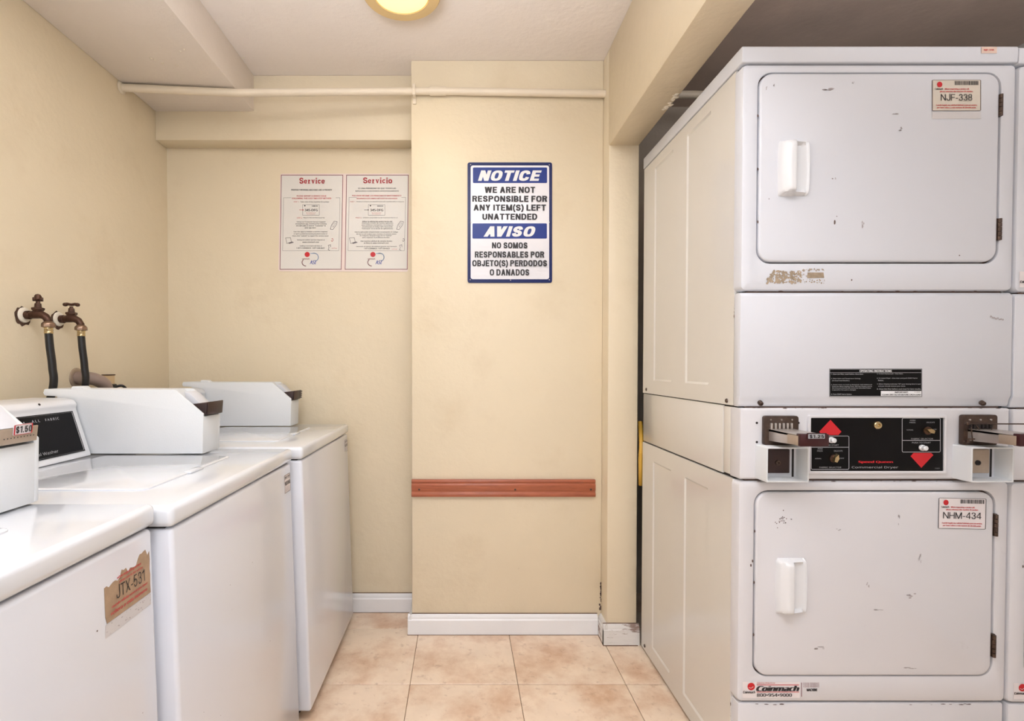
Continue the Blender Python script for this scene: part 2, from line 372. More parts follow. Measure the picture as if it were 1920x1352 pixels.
JOINED = ('barcode', 'small_print', 'coin_holes')
class Print:
    """flat print laid on a real surface; mp(u, v, lift) maps sheet coordinates (v downwards) to the surface"""
    def __init__(s, mp): s.mp = mp; s.b = {}; s.n = 0
    def bm(s, m, name='lettering'):
        k = (name, m) if name in JOINED else (name, m, s.n)
        s.n += 1
        if k not in s.b: s.b[k] = bmesh.new()
        return s.b[k]
    def poly(s, m, pts, l=1, name='print'): face(s.bm(m, name), [s.mp(u, v, l * 0.0004) for u, v in pts])
    def rect(s, m, u0, u1, v0, v1, l=1, name='print', r=0):
        s.poly(m, rrect(u0, u1, v0, v1, r, 4) if r else [(u0, v0), (u1, v0), (u1, v1), (u0, v1)], l, name)
    def frame(s, m, u0, u1, v0, v1, t, l=1, name='border', r=0):
        r = max(r, t * 1.01)
        o = rrect(u0, u1, v0, v1, r, 4); i = rrect(u0 + t, u1 - t, v0 + t, v1 - t, max(r - t, t * 0.1), 4)
        b = s.bm(m, name); n = len(o)
        O = [b.verts.new(s.mp(u, v, l * 0.0004)) for u, v in o]; I = [b.verts.new(s.mp(u, v, l * 0.0004)) for u, v in i]
        for k in range(n): b.faces.new((O[k], O[(k + 1) % n], I[(k + 1) % n], I[k]))
    def text(s, m, t, u0, u1, v0, v1, l=2, bold=0.0, shear=0.0, name='lettering', z=0):
        vs, fs = text_geo(t, bold, shear)
        if not vs: return
        xa = min(v[0] for v in vs); xb = max(v[0] for v in vs); ya = min(v[1] for v in vs); yb = max(v[1] for v in vs)
        if z: ya, yb = (0.0, 0.73) if z == 1 else (-0.2, 0.76)
        b = s.bm(m, name)
        V = [b.verts.new(s.mp(u0 + (x - xa) / (xb - xa) * (u1 - u0), v1 + (y - ya) / (yb - ya) * (v0 - v1), l * 0.0004)) for x, y in vs]
        for f in fs: b.faces.new([V[i] for i in f])
        if bold:                      # heavier weight: a second impression beside the first
            e = min(bold * 1.2, 0.08)
            for dx in (e, -e):
                l += 0.06
                V = [b.verts.new(s.mp(u0 + (x + dx - xa) / (xb - xa) * (u1 - u0), v1 + (y - ya) / (yb - ya) * (v0 - v1), (l + 0.1) * 0.0004)) for x, y in vs]
                for f in fs: b.faces.new([V[i] for i in f])
    def sign(s, m, t, u0, u1, v0, v1, wt=0.2, l=2, shear=0.0, gap=0.09, name='lettering'):
        x = 0; polys = []
        for ch in t:
            w_, P = glyph(ch, wt); polys += [[(x + a + shear * b_, b_) for a, b_ in q_] for q_ in P]; x += w_ + (gap if ch != ' ' else 0) - (0.14 if ch == 'A' and 'AV' in t else 0)
        xs = [a for q_ in polys for a, _ in q_]; xa, xb = min(xs), max(xs)
        b = s.bm(m, name)
        for q_ in polys: face(b, [s.mp(u0 + (a - xa) / (xb - xa) * (u1 - u0), v1 + c * (v0 - v1), l * 0.0004) for a, c in q_]); l += 0.03
    def disc(s, m, u, v, ru, rv, l=1, name='print', n=20):
        s.poly(m, [(u + ru * math.cos(2 * math.pi * k / n), v + rv * math.sin(2 * math.pi * k / n)) for k in range(n)], l, name)
    def line(s, m, pts, t, l=1, name='print'):
        b = s.bm(m, name)
        for (a, c) in zip(pts, pts[1:]):
            d = Vector((c[0] - a[0], c[1] - a[1])); 
            if d.length < 1e-6: continue
            n = Vector((-d.y, d.x)).normalized() * t / 2; e = d.normalized() * t * 0.3
            face(b, [s.mp(a[0] + n.x - e.x, a[1] + n.y - e.y, l * 0.0004), s.mp(c[0] + n.x + e.x, c[1] + n.y + e.y, l * 0.0004),
                     s.mp(c[0] - n.x + e.x, c[1] - n.y + e.y, l * 0.0004), s.mp(a[0] - n.x - e.x, a[1] - n.y - e.y, l * 0.0004)])
    def done(s, parent):
        for k, b in s.b.items(): obj(k[0], b, k[1], parent, recalc=False, kind='stuff' if k[0] in JOINED else None)
def plate(mp, u0, u1, v0, v1, th=0.0006, r=0, sub=None, pts=None):
    """thin solid sheet on the surface"""
    pts = pts or (rrect(u0, u1, v0, v1, r, 4) if r else [(u0, v0), (u1, v0), (u1, v1), (u0, v1)])
    bm = B(); A = [bm.verts.new(mp(u, v, 0)) for u, v in pts]; C = [bm.verts.new(mp(u, v, th)) for u, v in pts]; n = len(pts)
    bm.faces.new(A); bm.faces.new(C[::-1])
    for i in range(n): bm.faces.new((A[i], A[(i + 1) % n], C[(i + 1) % n], C[i]))
    return bm

# ------------------------------------------------------------------ the setting
XL, CEIL, YB, YCOL, YPIL, YREAR, XR = -1.283, 2.30, 2.27, 2.08, 2.0, -1.6, 2.12
def struct(name, bm, m, parent=None, **k):
    return obj(name, bm, m, parent, kind='structure', **k)
b = B(); box(b, XL - 0.1, XL, YREAR, YB + 0.1, 0, CEIL); struct('wall_left', b, 'wall')
b = B(); box(b, XL, -0.15, YB, YB + 0.1, 0, CEIL); wb = struct('wall_back', b, 'wall')
b = B(); box(b, -0.2, 0.567, YCOL, YB + 0.1, 0, CEIL, 0.004); struct('wall_chase', b, 'wall')
b = B(); box(b, 0.567, 0.683, YPIL, 2.5, 0, CEIL, 0.004); struct('wall_pilaster', b, 'wall')
b = B(); box(b, XL - 0.1, XR, YREAR - 0.1, YREAR, 0, CEIL); struct('wall_rear', b, 'white_wall')
b = B(); box(b, XR, XR + 0.1, YREAR, 2.6, 0, CEIL); struct('wall_right', b, 'white_wall')
b = B(); box(b, 0.683, XR, 2.45, 2.55, 0, CEIL); struct('wall_recess', b, 'recess_wall')
b = B(); box(b, XL - 0.1, 0.60, YREAR, YB + 0.1, CEIL, CEIL + 0.1); box(b, 0.60, XR, YREAR, 0.9, CEIL, CEIL + 0.1)
ceil = struct('ceiling', b, 'ceil')
b = B(); box(b, 0.60, XR, 0.9, 2.5, CEIL, CEIL + 0.1); struct('ceiling_recess', b, 'shaded_ceil')
b = B(); box(b, 0.567, 0.683, YREAR, YPIL + 0.01, 1.93, CEIL, 0.005); struct('beam_header', b, 'wall')
b = B(); box(b, XL, -0.868, YREAR, 2.19, 2.15, CEIL, 0.005); struct('soffit', b, 'ceil')
b = B(); box(b, XL, -0.2, 2.185, YB, 2.03, CEIL, 0.004); struct('beam_back', b, 'wall')
b = B(); box(b, XL - 0.1, XR + 0.1, YREAR, 2.55, -0.1, -0.004); floor = struct('floor', b, 'grout')
# tiles
TX, TY, X0, Y0 = 0.3672, 0.376, -0.1746, 1.742
b = B(); box(b, -TX / 2 + 0.0009, TX / 2 - 0.0009, -TY / 2 + 0.0018, TY / 2 - 0.0018, -0.006, 0, 0.0012, 1)
tile0 = obj('tile', b, 'tile', floor)
first = True
for i in range(-3, 6):
    for j in range(-9, 2):
        x = X0 + (i + 0.5) * TX; y = Y0 + (j + 0.5) * TY
        if x - TX / 2 > XR or x + TX / 2 < XL or y + TY / 2 < YREAR: continue
        o = tile0 if first else tile0.copy()
        if not first: COL.objects.link(o); o.parent = floor
        first = False
        o.location = (x, y, rnd.uniform(-0.0006, 0.0006)); o.rotation_euler.z = 0
# baseboards
bp = [(0, 0), (-0.016, 0), (-0.016, 0.058), (-0.012, 0.063), (-0.012, 0.07), (-0.005, 0.08), (0, 0.08)]
b = B(); prism(b, [(YB + y, z + 0.001) for y, z in bp], 'x', XL, -0.2); struct('baseboard_back', b, 'trim')
b = B(); prism(b, [(YCOL + y, z + 0.001) for y, z in bp], 'x', -0.216, 0.55)
prism(b, [(-0.2 + y, z + 0.001) for y, z in bp], 'y', YCOL - 0.014, YB)
struct('baseboard_chase', b, 'trim')
b = B(); prism(b, [(YPIL + y, z + 0.001) for y, z in bp], 'x', 0.551, 0.69)
prism(b, [(0.567 + y, z + 0.001) for y, z in bp], 'y', YPIL - 0.014, YCOL)
struct('baseboard_pilaster', b, 'worn_trim')
b = B(); box(b, XL, -0.2, YB - 0.0175, YB, -0.001, 0.002); box(b, XL, -0.2, YB - 0.004, YB, 0.080, 0.083)
struct('trim_1', b, 'grime')
b = B(); box(b, -0.217, 0.55, YCOL - 0.0175, YCOL, -0.001, 0.002); box(b, -0.2, 0.55, YCOL - 0.004, YCOL, 0.080, 0.083)
struct('trim_2', b, 'grime')
b = B(); box(b, 0.549, 0.683, YPIL - 0.0175, YPIL, -0.001, 0.003); box(b, 0.551, 0.683, YPIL - 0.004, YPIL, 0.080, 0.0825); box(b, 0.549, 0.567, YPIL - 0.0155, YCOL, -0.001, 0.002)
struct('trim_3', b, 'grime')
# dark scuffed patch in the corner between chase and pilaster
b = B()
for k in range(26):
    px = 1127 + rnd.uniform(-3, 5); py = 1095 + rnd.gauss(18, 22)
    if not 1060 < py < 1165: continue
    c = W(px, py, YCOL); rr = rnd.uniform(0.001, 0.005)
    c.x = min(c.x, 0.565)
    face(b, [c + Vector((rr * rnd.uniform(.5, 1.2) * math.cos(a), -0.0007, 2.0 * rr * rnd.uniform(.5, 1.2) * math.sin(a))) for a in [k2 * math.pi / 4 for k2 in range(8)]])
obj('paint_chip', b, 'chip', bpy.data.objects['wall_chase'], kind='stuff')
# peeling flakes on the ceiling and soffit
def flake(bm, c, n, r):
    n = Vector(n); a = n.orthogonal().normalized(); bb = n.cross(a)
    ring = [c + r * rnd.uniform(0.5, 1.2) * (math.cos(2 * math.pi * k / 7) * a + 1.0 * math.sin(2 * math.pi * k / 7) * bb) for k in range(7)]
    top = bm.verts.new(c + n * r * 0.5); V = [bm.verts.new(p) for p in ring]
    for k in range(7): bm.faces.new((V[k], V[(k + 1) % 7], top))
def WZ(px, py, Z):
    u = (px - CX) / F; v = (CY - py) / F
    c, s = math.cos(PITCH), math.sin(PITCH)
    d = Vector((u, c + v * s, -s + v * c)); return Vector((0, 0, H)) + d * ((Z - H) / d.z)
b = B()
for (px, py) in ((283, 109), (305, 118), (331, 122), (290, 112), (338, 96), (346, 93)): flake(b, WZ(px, py, 2.15), (0, 0, -1), 0.006)
obj('peeling_paint', b, 'peel', bpy.data.objects['soffit'], kind='stuff')
b = B()
for (px, py) in ((432, 84), (455, 108), (459, 121), (437, 92), (712, 148), (722, 146), (738, 149)): flake(b, WZ(px, py, 2.30), (0, 0, -1), 0.006)
obj('peeling_paint', b, 'peel', ceil, kind='stuff')
b = B()
for k in range(16):
    t = k / 15; p = WZ(1246 + 22 * t + rnd.uniform(-3, 3), 208 - 30 * t + rnd.uniform(-4, 4), 1.93); p.x = min(p.x, 0.681)
    flake(b, p, (0, 0, -1), 0.008)
obj('peeling_paint', b, 'peel', bpy.data.objects['beam_header'], kind='stuff')

# ------------------------------------------------------------------ pipe under the ceiling
t = thing('conduit_pipe', 'long cream painted pipe running under the ceiling from wall to wall', 'pipe', (XL, 1.97, 2.13))
b = B(); tube(b, [(XL, 1.97, 2.133), (-0.86, 2.005, 2.132), (-0.20, 2.062, 2.168), (-0.1, 2.064, 2.170), (0.57, 2.062, 2.158), (XR, 2.062, 2.145)], 0.0145, 14)
obj('pipe_run', b, 'pipe', t)
b = B(); tube(b, [(-0.125, 2.0635, 2.1695), (-0.06, 2.0637, 2.1695)], 0.0175, 14); obj('coupling', b, 'pipe', t)
b = B(); lathe(b, [(0, 0.024), (0.004, 0.023), (0.008, 0.015)], (XL, 1.97, 2.133), (1, 0.08, 0)); obj('wall_collar', b, 'pipe', t)
b = B(); box(b, -0.192, -0.18, 2.045, YCOL, 2.147, 2.19, 0.002); box(b, -0.193, -0.179, 2.074, YCOL, 2.125, 2.15, 0.002); obj('pipe_clip', b, 'pipe', t)

# ------------------------------------------------------------------ ceiling lamp
LX, LY = -0.187, 1.635
t = thing('ceiling_lamp', 'round glowing yellow dome lamp on the ceiling', 'lamp', (LX, LY, CEIL))
b = B(); lathe(b, [(0, 0.118), (0.04, 0.123), (0.056, 0.123), (0.061, 0.119), (0.061, 0.088), (0.053, 0.086)], (LX, LY, CEIL), (0, 0, -1), 48); obj('lamp_base', b, 'lampbase', t)
b = B(); lathe(b, [(0.052, 0.0865), (0.060, 0.084), (0.065, 0.073), (0.068, 0.052), (0.070, 0.0)], (LX, LY, CEIL), (0, 0, -1), 48)
obj('lamp_shade', b, 'lamp', t)
pl = bpy.data.lights.new('ceiling_lamp_glow', 'AREA'); pl.shape = 'DISK'; pl.size = 0.24; pl.energy = 1.8; pl.color = (1, 0.93, 0.78)
po = bpy.data.objects.new('ceiling_lamp_glow', pl); COL.objects.link(po); po.location = (LX, LY, CEIL - 0.10)

# ------------------------------------------------------------------ wooden rail
t0 = (YCOL, 0)
z0, z1 = W(940, 932, YCOL - 0.018).z, W(940, 900, YCOL - 0.018).z
hh = z1 - z0
b = B(); prism(b, [(YCOL, z0), (YCOL - 0.017, z0), (YCOL - 0.019, z0 + 0.15 * hh), (YCOL - 0.014, z0 + 0.3 * hh), (YCOL - 0.017, z0 + 0.42 * hh),
                   (YCOL - 0.018, z0 + 0.7 * hh), (YCOL - 0.013, z0 + 0.78 * hh), (YCOL - 0.017, z0 + 0.88 * hh), (YCOL - 0.015, z1), (YCOL, z1)],
               'x', -0.2, W(1117, 916, YCOL - 0.018).x, 0.0012)
rail = obj('wall_rail', b, 'wood', label='reddish wooden rail fixed across the cream wall below the notice sign', cat='rail', origin=(-0.2, YCOL, z0))
for px in (786, 966, 1108):
    c = W(px, 918, YCOL - 0.018); b = B(); lathe(b, [(-0.002, 0.004), (0.001, 0.004), (0.0018, 0.002)], c, (0, -1, 0), 10); obj('screw', b, 'dchrome', rail)

# ------------------------------------------------------------------ notice sign
def smap(u, v, l): return W(860 + u * 0.18482, 290 + v * 0.18491, YCOL - 0.002 - l)
t = thing('notice_sign', 'blue and white bilingual NOTICE AVISO metal sign about unattended items', 'sign', W(956, 530, YCOL))
obj('sign_plate', plate(smap, 90, 948, 78, 1300, 0.0015, 22), 'navy', t)
smap2 = lambda u, v, l: smap(u, v, l + 0.0015)
p = Print(smap2)
p.rect('sign_white', 122, 918, 110, 1263, 1, 'white_field', 22)
p.rect('blue', 145, 897, 130, 288, 2, 'blue_band', 10); p.rect('blue', 140, 895, 697, 852, 2, 'blue_band', 10)
p.sign('white_ink', 'NOTICE', 195, 843, 160, 266, 0.25, 3, 0.22)
p.sign('white_ink', 'AVISO', 252, 778, 726, 832, 0.25, 3, 0.22)
for s, u0, u1, v0, v1, m in (('WE ARE NOT', 264, 776, 326, 388, 'ink'), ('RESPONSIBLE FOR', 138, 898, 417, 478, 'ink'), ('ANY ITEM(S) LEFT', 150, 886, 506, 568, 'ink'),
                          ('UNATTENDED', 240, 798, 598, 660, 'ink'), ('NO SOMOS', 338, 698, 890, 950, 'ink'), ('RESPONSABLES POR', 164, 868, 982, 1044, 'ink'),
                          ('OBJETO(S) PERDODOS', 138, 896, 1070, 1132, 'ink'), ('O DANADOS', 315, 716, 1162, 1226, 'ink')):
    p.sign(m, s, u0, u1, v0, v1, 0.225, 3, gap=0.085)
p.done(t)
for (u, v) in ((122, 102), (920, 104), (118, 1268), (920, 1270), (526, 1274), (124, 688), (920, 686)):
    c = smap(u, v, 0.0015); b = B(); lathe(b, [(0, 0.0022), (0.001, 0.002), (0.0014, 0.001)], c, (0, -1, 0), 10); obj('rivet', b, 'chrome', t)

# ------------------------------------------------------------------ service posters
def pmap(u, v, l): return W(510 + u * 0.15535, 310 + v * 0.15533, YB - 0.001 - l)
def poster_page(u0, name, lines, arrowcol, mirror):
    pass
t = thing('service_poster', 'laminated two-page Service and Servicio poster on the cream back wall', 'poster', W(646, 508, YB))
bm = plate(pmap, 0, 0, 0, 0, 0.0008, pts=[(118, 100), (1655, 100), (1650, 112), (1640, 1272), (1630, 1285), (92, 1278), (76, 1262), (100, 112)])
obj('laminate_sheet', bm, 'laminate', t)
def page(kind):
    es = kind == 'es'
    D = 0
    L, Rr = (112, 855) if not es else (900, 1645)
    LB, RB = (97, 835) if not es else (882, 1632)
    def q(u, v):       # slight keystone of the sheet
        f = (v - 118) / (1255 - 118); a = L + (LB - L) * f; c = Rr + (RB - Rr) * f
        return a + (u - L) / (Rr - L) * (c - a)
    def qm(u, v, l): return pmap(u, v, l + 0.0008)
    pg = obj('page', plate(qm, 0, 0, 0, 0, 0.0002, pts=[(L, 118), (Rr, 118), (RB, 1255), (LB, 1255)]), 'paper', t)
    p = Print(qm)
    for a, c in (((L, 118), (Rr, 118)), ((Rr, 118), (RB, 1255)), ((RB, 1255), (LB, 1255)), ((LB, 1255), (L, 118))):
        p.line('pinkline', [a, c], 7, 1.4, 'border')
    def T(m, s_, u0, u1, v0, v1, l=2, bold=0.0, shear=0.0):
        p.text(m, s_, u0, u1, v0, v1, l, bold, shear, name='lettering' if v1 - v0 > 22 or s_ == 'coinmach' else 'small_print')
    if not es:
        p.sign('crimson', 'Service', 330, 636, 150, 221, 0.18, 2, gap=0.05)
        T('ink', 'PROPERLY WORKING MACHINES ARE A PRIORITY', 232, 724, 287, 306, 2, 0.02)
        T('redtext', 'PLEASE REPORT A SERVICE ISSUE', 300, 655, 362, 379, 2, 0.02)
        T('redtext', 'FOLLOWING THIS EASY TWO-STEP METHOD', 242, 714, 390, 408, 2, 0.02)
        T('redtext', 'STEP 1:', 262, 325, 434, 448, 2); T('ink', 'Take note of the machine ID number', 342, 690, 432, 449, 2)
        T('redtext', 'STEP 2:', 300, 366, 628, 642, 2); T('ink', 'Report the service issue by', 380, 636, 626, 643, 2)
        body = [('Using our Customer Service Support', 300, 646, 684), ('smartphone app. Download by scanning', 284, 656, 707), ('the QR code or search "Customer" in', 292, 648, 730), ('your app store.', 396, 534, 756),
                ('Use the app to initiate a service request', 262, 668, 803), ('or report a problem by searching the phone number or', 262, 668, 828), ('then click "submit" to report the service issue', 246, 682, 853),
                ('Using our online service request at', 304, 636, 901), ('www.coinmach.com', 368, 566, 926), ('Calling Coinmach toll free at', 336, 602, 974), ('1-877-COINMACH  1-877-264-6622', 296, 634, 998)]
        X = dict(card=(368, 572, 474, 604), no=(396, 550, 526, 554), bar=(480, 556, 484, 499), ar=(330, 386, 538), phone=748, lap=215, person=700, logo=425, r1=(140, 820, 392, 1030))
    else:
        p.sign('crimson', 'Servicio', 1100, 1450, 146, 217, 0.18, 2, gap=0.05)
        T('ink', 'ES UNA PRIORIDAD DE QUE TODAS LAS', 1042, 1496, 270, 290, 2, 0.02)
        T('ink', 'MÁQUINAS FUNCIONEN APROPIADAMENTE', 1008, 1530, 300, 320, 2, 0.02)
        T('redtext', 'POR FAVOR INFORME LOS PROBLEMAS DE MANTENIMIENTO', 968, 1560, 358, 375, 2, 0.02)
        T('redtext', 'SIGUIENDO ESTE SIMPLE MÉTODO DE DOS PASOS', 1020, 1512, 388, 408, 2, 0.02)
        T('redtext', 'PASO 1:', 944, 1006, 432, 446, 2); T('ink', 'Anote el número de identificación (ID number) de la máquina', 1018, 1594, 431, 449, 2)
        T('redtext', 'PASO 2:', 1010, 1084, 626, 640, 2); T('ink', 'Informe el problema de mantenimiento al', 1098, 1514, 626, 643, 2)
        body = [('Utilizar la solicitud de servicio técnico del', 1090, 1450, 677), ('Coinmach a través de nuestra aplicación', 1084, 1462, 699), ('para teléfonos inteligentes. Descárguela', 1084, 1462, 721), ('escaneando el código QR o buscando', 1090, 1456, 743), ('"Coinmach" en la tienda de aplicaciones.', 1082, 1462, 765),
                ('Use la aplicación simplemente escaneando el código', 1000, 1520, 806), ('de barras de la placa que muestra el número único', 1018, 1500, 830), ('de máquina. Después haga clic en "submit"', 1060, 1446, 850), ('para reportar el problema técnico.', 1092, 1420, 872),
                ('Use nuestra solicitud de servicio técnico', 1070, 1450, 914), ('en línea en www.coinmach.com', 1108, 1406, 937), ('Llamando al número de teléfono gratuito de Coinmach', 1016, 1504, 981), ('1-877-COINMACH  1-877-264-6622', 1110, 1420, 1003)]
        X = dict(card=(1160, 1364, 474, 604), no=(1186, 1340, 526, 554), bar=(1270, 1348, 484, 499), ar=(1114, 1172, 538), phone=1548, lap=985, person=1560, logo=1218, r1=(930, 1612, 388, 1030))
    for s, u0, u1, v in body: T('ink', s, u0, u1, v - 8, v + 9, 2, 0.015)
    c = X['card']; p.frame('grey_ink', *c, 3, 2, 'print'); T('ink', '345-DFG', *X['no'], 3, 0.02)
    b0 = X['bar']
    for k in range(14): p.rect('ink', b0[0] + k * 5.4, b0[0] + k * 5.4 + rnd.uniform(1.5, 3.5), b0[2], b0[3], 2, 'barcode')
    p.disc('ink', c[0] + 28, 488, 8, 8, 2)
    for k in range(3): T('redtext', 'when requesting service', c[0] + 40 + 5 * k, c[1] - 44 - 5 * k, 568 + 10 * k, 575 + 10 * k, 3)
    ar = X['ar']; p.line('red' if not es else 'ink', [(ar[0], ar[2]), (ar[1] - 12, ar[2])], 4, 2); p.poly('red' if not es else 'ink', [(ar[1] - 16, ar[2] - 8), (ar[1], ar[2]), (ar[1] - 16, ar[2] + 8)], 2)
    r1 = X['r1']
    p.line('grey_ink', [(r1[0], r1[2]), (r1[0] - 12, r1[3]), (r1[1] - 14, r1[3]), (r1[1], r1[2])], 3, 1.6)
    p.line('grey_ink', [(r1[0], r1[2]), (r1[0] + 90, r1[2])], 3, 1.6); p.line('grey_ink', [(r1[1] - 50, r1[2]), (r1[1], r1[2])], 3, 1.6)
    ph = X['phone']
    p.line('grey_ink', [(ph - 44, 772), (ph - 30, 720), (ph + 2, 674), (ph + 38, 680), (ph + 30, 716), (ph - 14, 776), (ph - 44, 772)], 5, 2)
    p.line('grey_ink', [(ph - 18, 720), (ph + 8, 690), (ph + 20, 700), (ph - 12, 748), (ph - 18, 720)], 3, 2)
    la = X['lap']
    p.line('ink', [(la - 50, 876), (la + 8, 874), (la + 20, 924), (la - 36, 944), (la - 50, 876)], 4, 2)
    p.poly('grey_ink', [(la - 24, 938), (la + 30, 920), (la + 50, 932), (la - 6, 948)], 2)
    pe = X['person']
    p.line('grey_ink', [(pe - 2, 1026), (pe - 22, 1020), (pe - 12, 992), (pe - 20, 966), (pe + 6, 958), (pe + 8, 986)], 5, 2)
    p.line('redtext' if not es else 'grey_ink', [(pe + 18, 890), (pe + 32, 884), (pe + 38, 904), (pe + 24, 920), (pe + 14, 906)], 5, 2)
    T('redtext', 'toll free', pe + 20 if not es else pe - 114, pe + 84 if not es else pe - 50, 994 if not es else 1006, 1006 if not es else 1018, 2)
    lo = X['logo']
    p.disc('red', lo, 1076, 31, 31, 2.5, 'logo')
    T('pinkline', 'coinmach', lo - 62, lo + 26, 1120, 1136, 2.5, 0.03)
    arc = lambda cx, cy, rx, ry, a0, a1: [(cx + rx * math.cos(R(a)), cy + ry * math.sin(R(a))) for a in range(a0, a1 + 1, 12)]
    p.line('sky_ink', arc(lo + 82, 1110, 52, 50, -110, 70), 9, 2, 'logo'); p.line('sky_ink', [(lo + 40, 1064), (lo + 92, 1062)], 8, 2, 'logo')
    p.line('pinkline', arc(lo - 12, 1172, 50, 44, 95, 235), 8, 2, 'logo')
    T('blue_ink', 'ASI', lo + 32, lo + 108, 1148, 1194, 2.5, 0.02, 0.2)
    p.done(pg)
page('en'); page('es')

# ------------------------------------------------------------------ washers
GW = 'top loading coin washers along the left wall'
def washer(label, xf, yf, zt, sticker, price=False, spot=0):
    """xf: front of the deck, yf: far side, zt: top of the deck"""
    yn = yf - 0.635; xb = xf - 0.745
    t = thing('washing_machine', label, 'washer', ((xf + xb) / 2, (yf + yn) / 2, 0), GW)
    # cabinet with a faint outward flare towards the floor
    zc = zt - 0.041
    bm = B()
    prism(bm, [(xb + 0.01, 0.034), (xf + 0.019, 0.034), (xf - 0.004, zc), (xb + 0.01, zc)], 'y', yn + 0.006, yf - 0.006, 0.008, 3)
    obj('cabinet', bm, 'enamel_washer', t)
    bm = B(); box(bm, xb + 0.02, xf - 0.02, yn + 0.012, yf - 0.012, zc - 0.004, zc + 0.008); obj('seam_gasket', bm, 'dark', t)
    for (x, y) in ((xf - 0.05, yn + 0.06), (xf - 0.05, yf - 0.06), (xb + 0.06, yn + 0.06), (xb + 0.06, yf - 0.06)):
        bm = B(); lathe(bm, [(0.001, 0.022), (0.012, 0.022), (0.016, 0.012), (0.04, 0.012)], (x, y, 0), (0, 0, 1), 14); obj('foot', bm, 'rubber', t)
    bm = B(); box(bm, xb, xf, yn, yf, zc + 0.003, zt, 0.011, 4); deck = obj('deck', bm, 'enamel_top', t)
    # lid: shallow raised panel
    ln, lf, lx0, lx1 = yf - 0.525, yf - 0.148, xf - 0.455, xf - 0.115
    bm = B(); o = rrect(lx0, lx1, ln, lf, 0.016, 4)
    i0 = rrect(lx0 + 0.004, lx1 - 0.004, ln + 0.004, lf - 0.004, 0.014, 4)
    V = [[bm.verts.new((p[0], p[1], z)) for p in pts] for pts, z in ((o, zt - 0.001), (o, zt + 0.0025), (i0, zt + 0.0045))]
    for a, c in ((0, 1), (1, 2)):
        for k in range(len(o)): bm.faces.new((V[a][k], V[a][(k + 1) % len(o)], V[c][(k + 1) % len(o)], V[c][k]))
    bm.faces.new(V[2])
    lid = obj('lid', bm, 'enamel_top', t)
    bm = B(); box(bm, lx1 - 0.012, lx1 + 0.007, (ln + lf) / 2 - 0.03, (ln + lf) / 2 + 0.03, zt, zt + 0.006, 0.0025); obj('lid_grip', bm, 'enamel_top', lid)
    # console
    c0, c1 = yf - 0.625, yf - 0.123
    bm = B(); prism(bm, [(xf - 0.503, zt + 0.001), (xf - 0.506, zt + 0.008), (xf - 0.543, zt + 0.128), (xf - 0.540, zt + 0.140), (xf - 0.549, zt + 0.152), (xf - 0.57, zt + 0.157), (xf - 0.66, zt + 0.157), (xf - 0.68, zt + 0.001)],
                    'y', c0, c1, 0.004, 2)
    con = obj('console', bm, 'white_plastic', t)
    A = Vector((xf - 0.506, 0, zt + 0.008)); Z = Vector((xf - 0.543, 0, zt + 0.128)); sl = Z - A; nn = Vector((sl.z, 0, -sl.x)).normalized()
    def cm(u, v, l):   # u metres towards far end, v fraction of the slope downwards
        q_ = Z - sl * v + nn * (l + 0.0006); q_.y = c0 + u; return q_
    LL = c1 - c0
    bm = plate(cm, 0.035, LL - 0.020, 0.05, 0.93, 0.0015); pan = obj('control_panel', bm, 'black', t)
    p = Print(lambda u, v, l: cm(u, v, l + 0.0015))
    p.frame('pale_ink', 0.038, LL - 0.023, 0.07, 0.91, 0.0022, 1)
    for s_, ua, ub in (('S', 0.206, 0.200), ('A L L', 0.158, 0.134), ('F A B R I C', 0.117, 0.074)): p.text('pale_ink', s_, LL - ua, LL - ub, 0.145, 0.195, 2, 0.02)
    p.disc('pale_ink', LL - 0.180, 0.170, 0.0018, 0.015, 2)
    p.text('pale_ink', 'Commercial Washer', LL - 0.235, LL - 0.108, 0.78, 0.85, 2, z=1)
    p.done(pan)
    bm = B(); lathe(bm, [(0, 0.003), (0.001, 0.003)], (xf - 0.5445, yf - 0.245, zt + 0.147), (1, 0, 0.6), 10); obj('console_screw', bm, 'dark', con)
    # coin box
    xk, yk = xf, yf
    if price: xf, yf = xf + 0.008, yf + 0.015
    k0, k1 = yf - 0.118, yf - 0.018
    kp = k1 - 0.015 if price else k1 - 0.004
    pt, pb = (0.135, 0.110) if price else (0.144, 0.108)
    prof = [(-0.206, 0.004), (-0.203, 0.113), (-0.279, 0.178), (-0.634, 0.180), (-0.638, 0.170), (-0.634, 0.162), (-0.60, 0.160), (-0.60, 0.004)]
    inner = [(-0.206, 0.004), (-0.203, 0.105), (-0.225, 0.107), (-0.262, 0.124), (-0.30, 0.178), (-0.634, 0.180), (-0.634, 0.162), (-0.60, 0.160), (-0.60, 0.004)]
    bm = B()
    prism(bm, [(xf + x, zt + z) for x, z in prof], 'y', k0, k0 + 0.006, 0.0018)
    prism(bm, [(xf + x, zt + z) for x, z in prof], 'y', k1 - 0.012, k1, 0.003)
    prism(bm, [(xf + x, zt + z) for x, z in inner], 'y', k0 + 0.004, k1 - 0.01, 0.001)
    cb = obj('coin_box', bm, 'coinbox', t)
    bm = B(); prism(bm, [(xf - 0.575, zt + 0.178), (xf - 0.57, zt + 0.187), (xf - 0.545, zt + 0.187), (xf - 0.535, zt + 0.178)], 'y', k0 + 0.015, k0 + 0.045, 0.002); obj('lock_cover', bm, 'coinbox', cb)
    bm = B(); prism(bm, [(xf - 0.262, zt + 0.125), (xf - 0.27, zt + 0.172), (xf - 0.255, zt + 0.166), (xf - 0.222, zt + 0.132)], 'y', k0 + 0.03, k1 - 0.014, 0.001); obj('slide_housing', bm, 'enamel', cb)
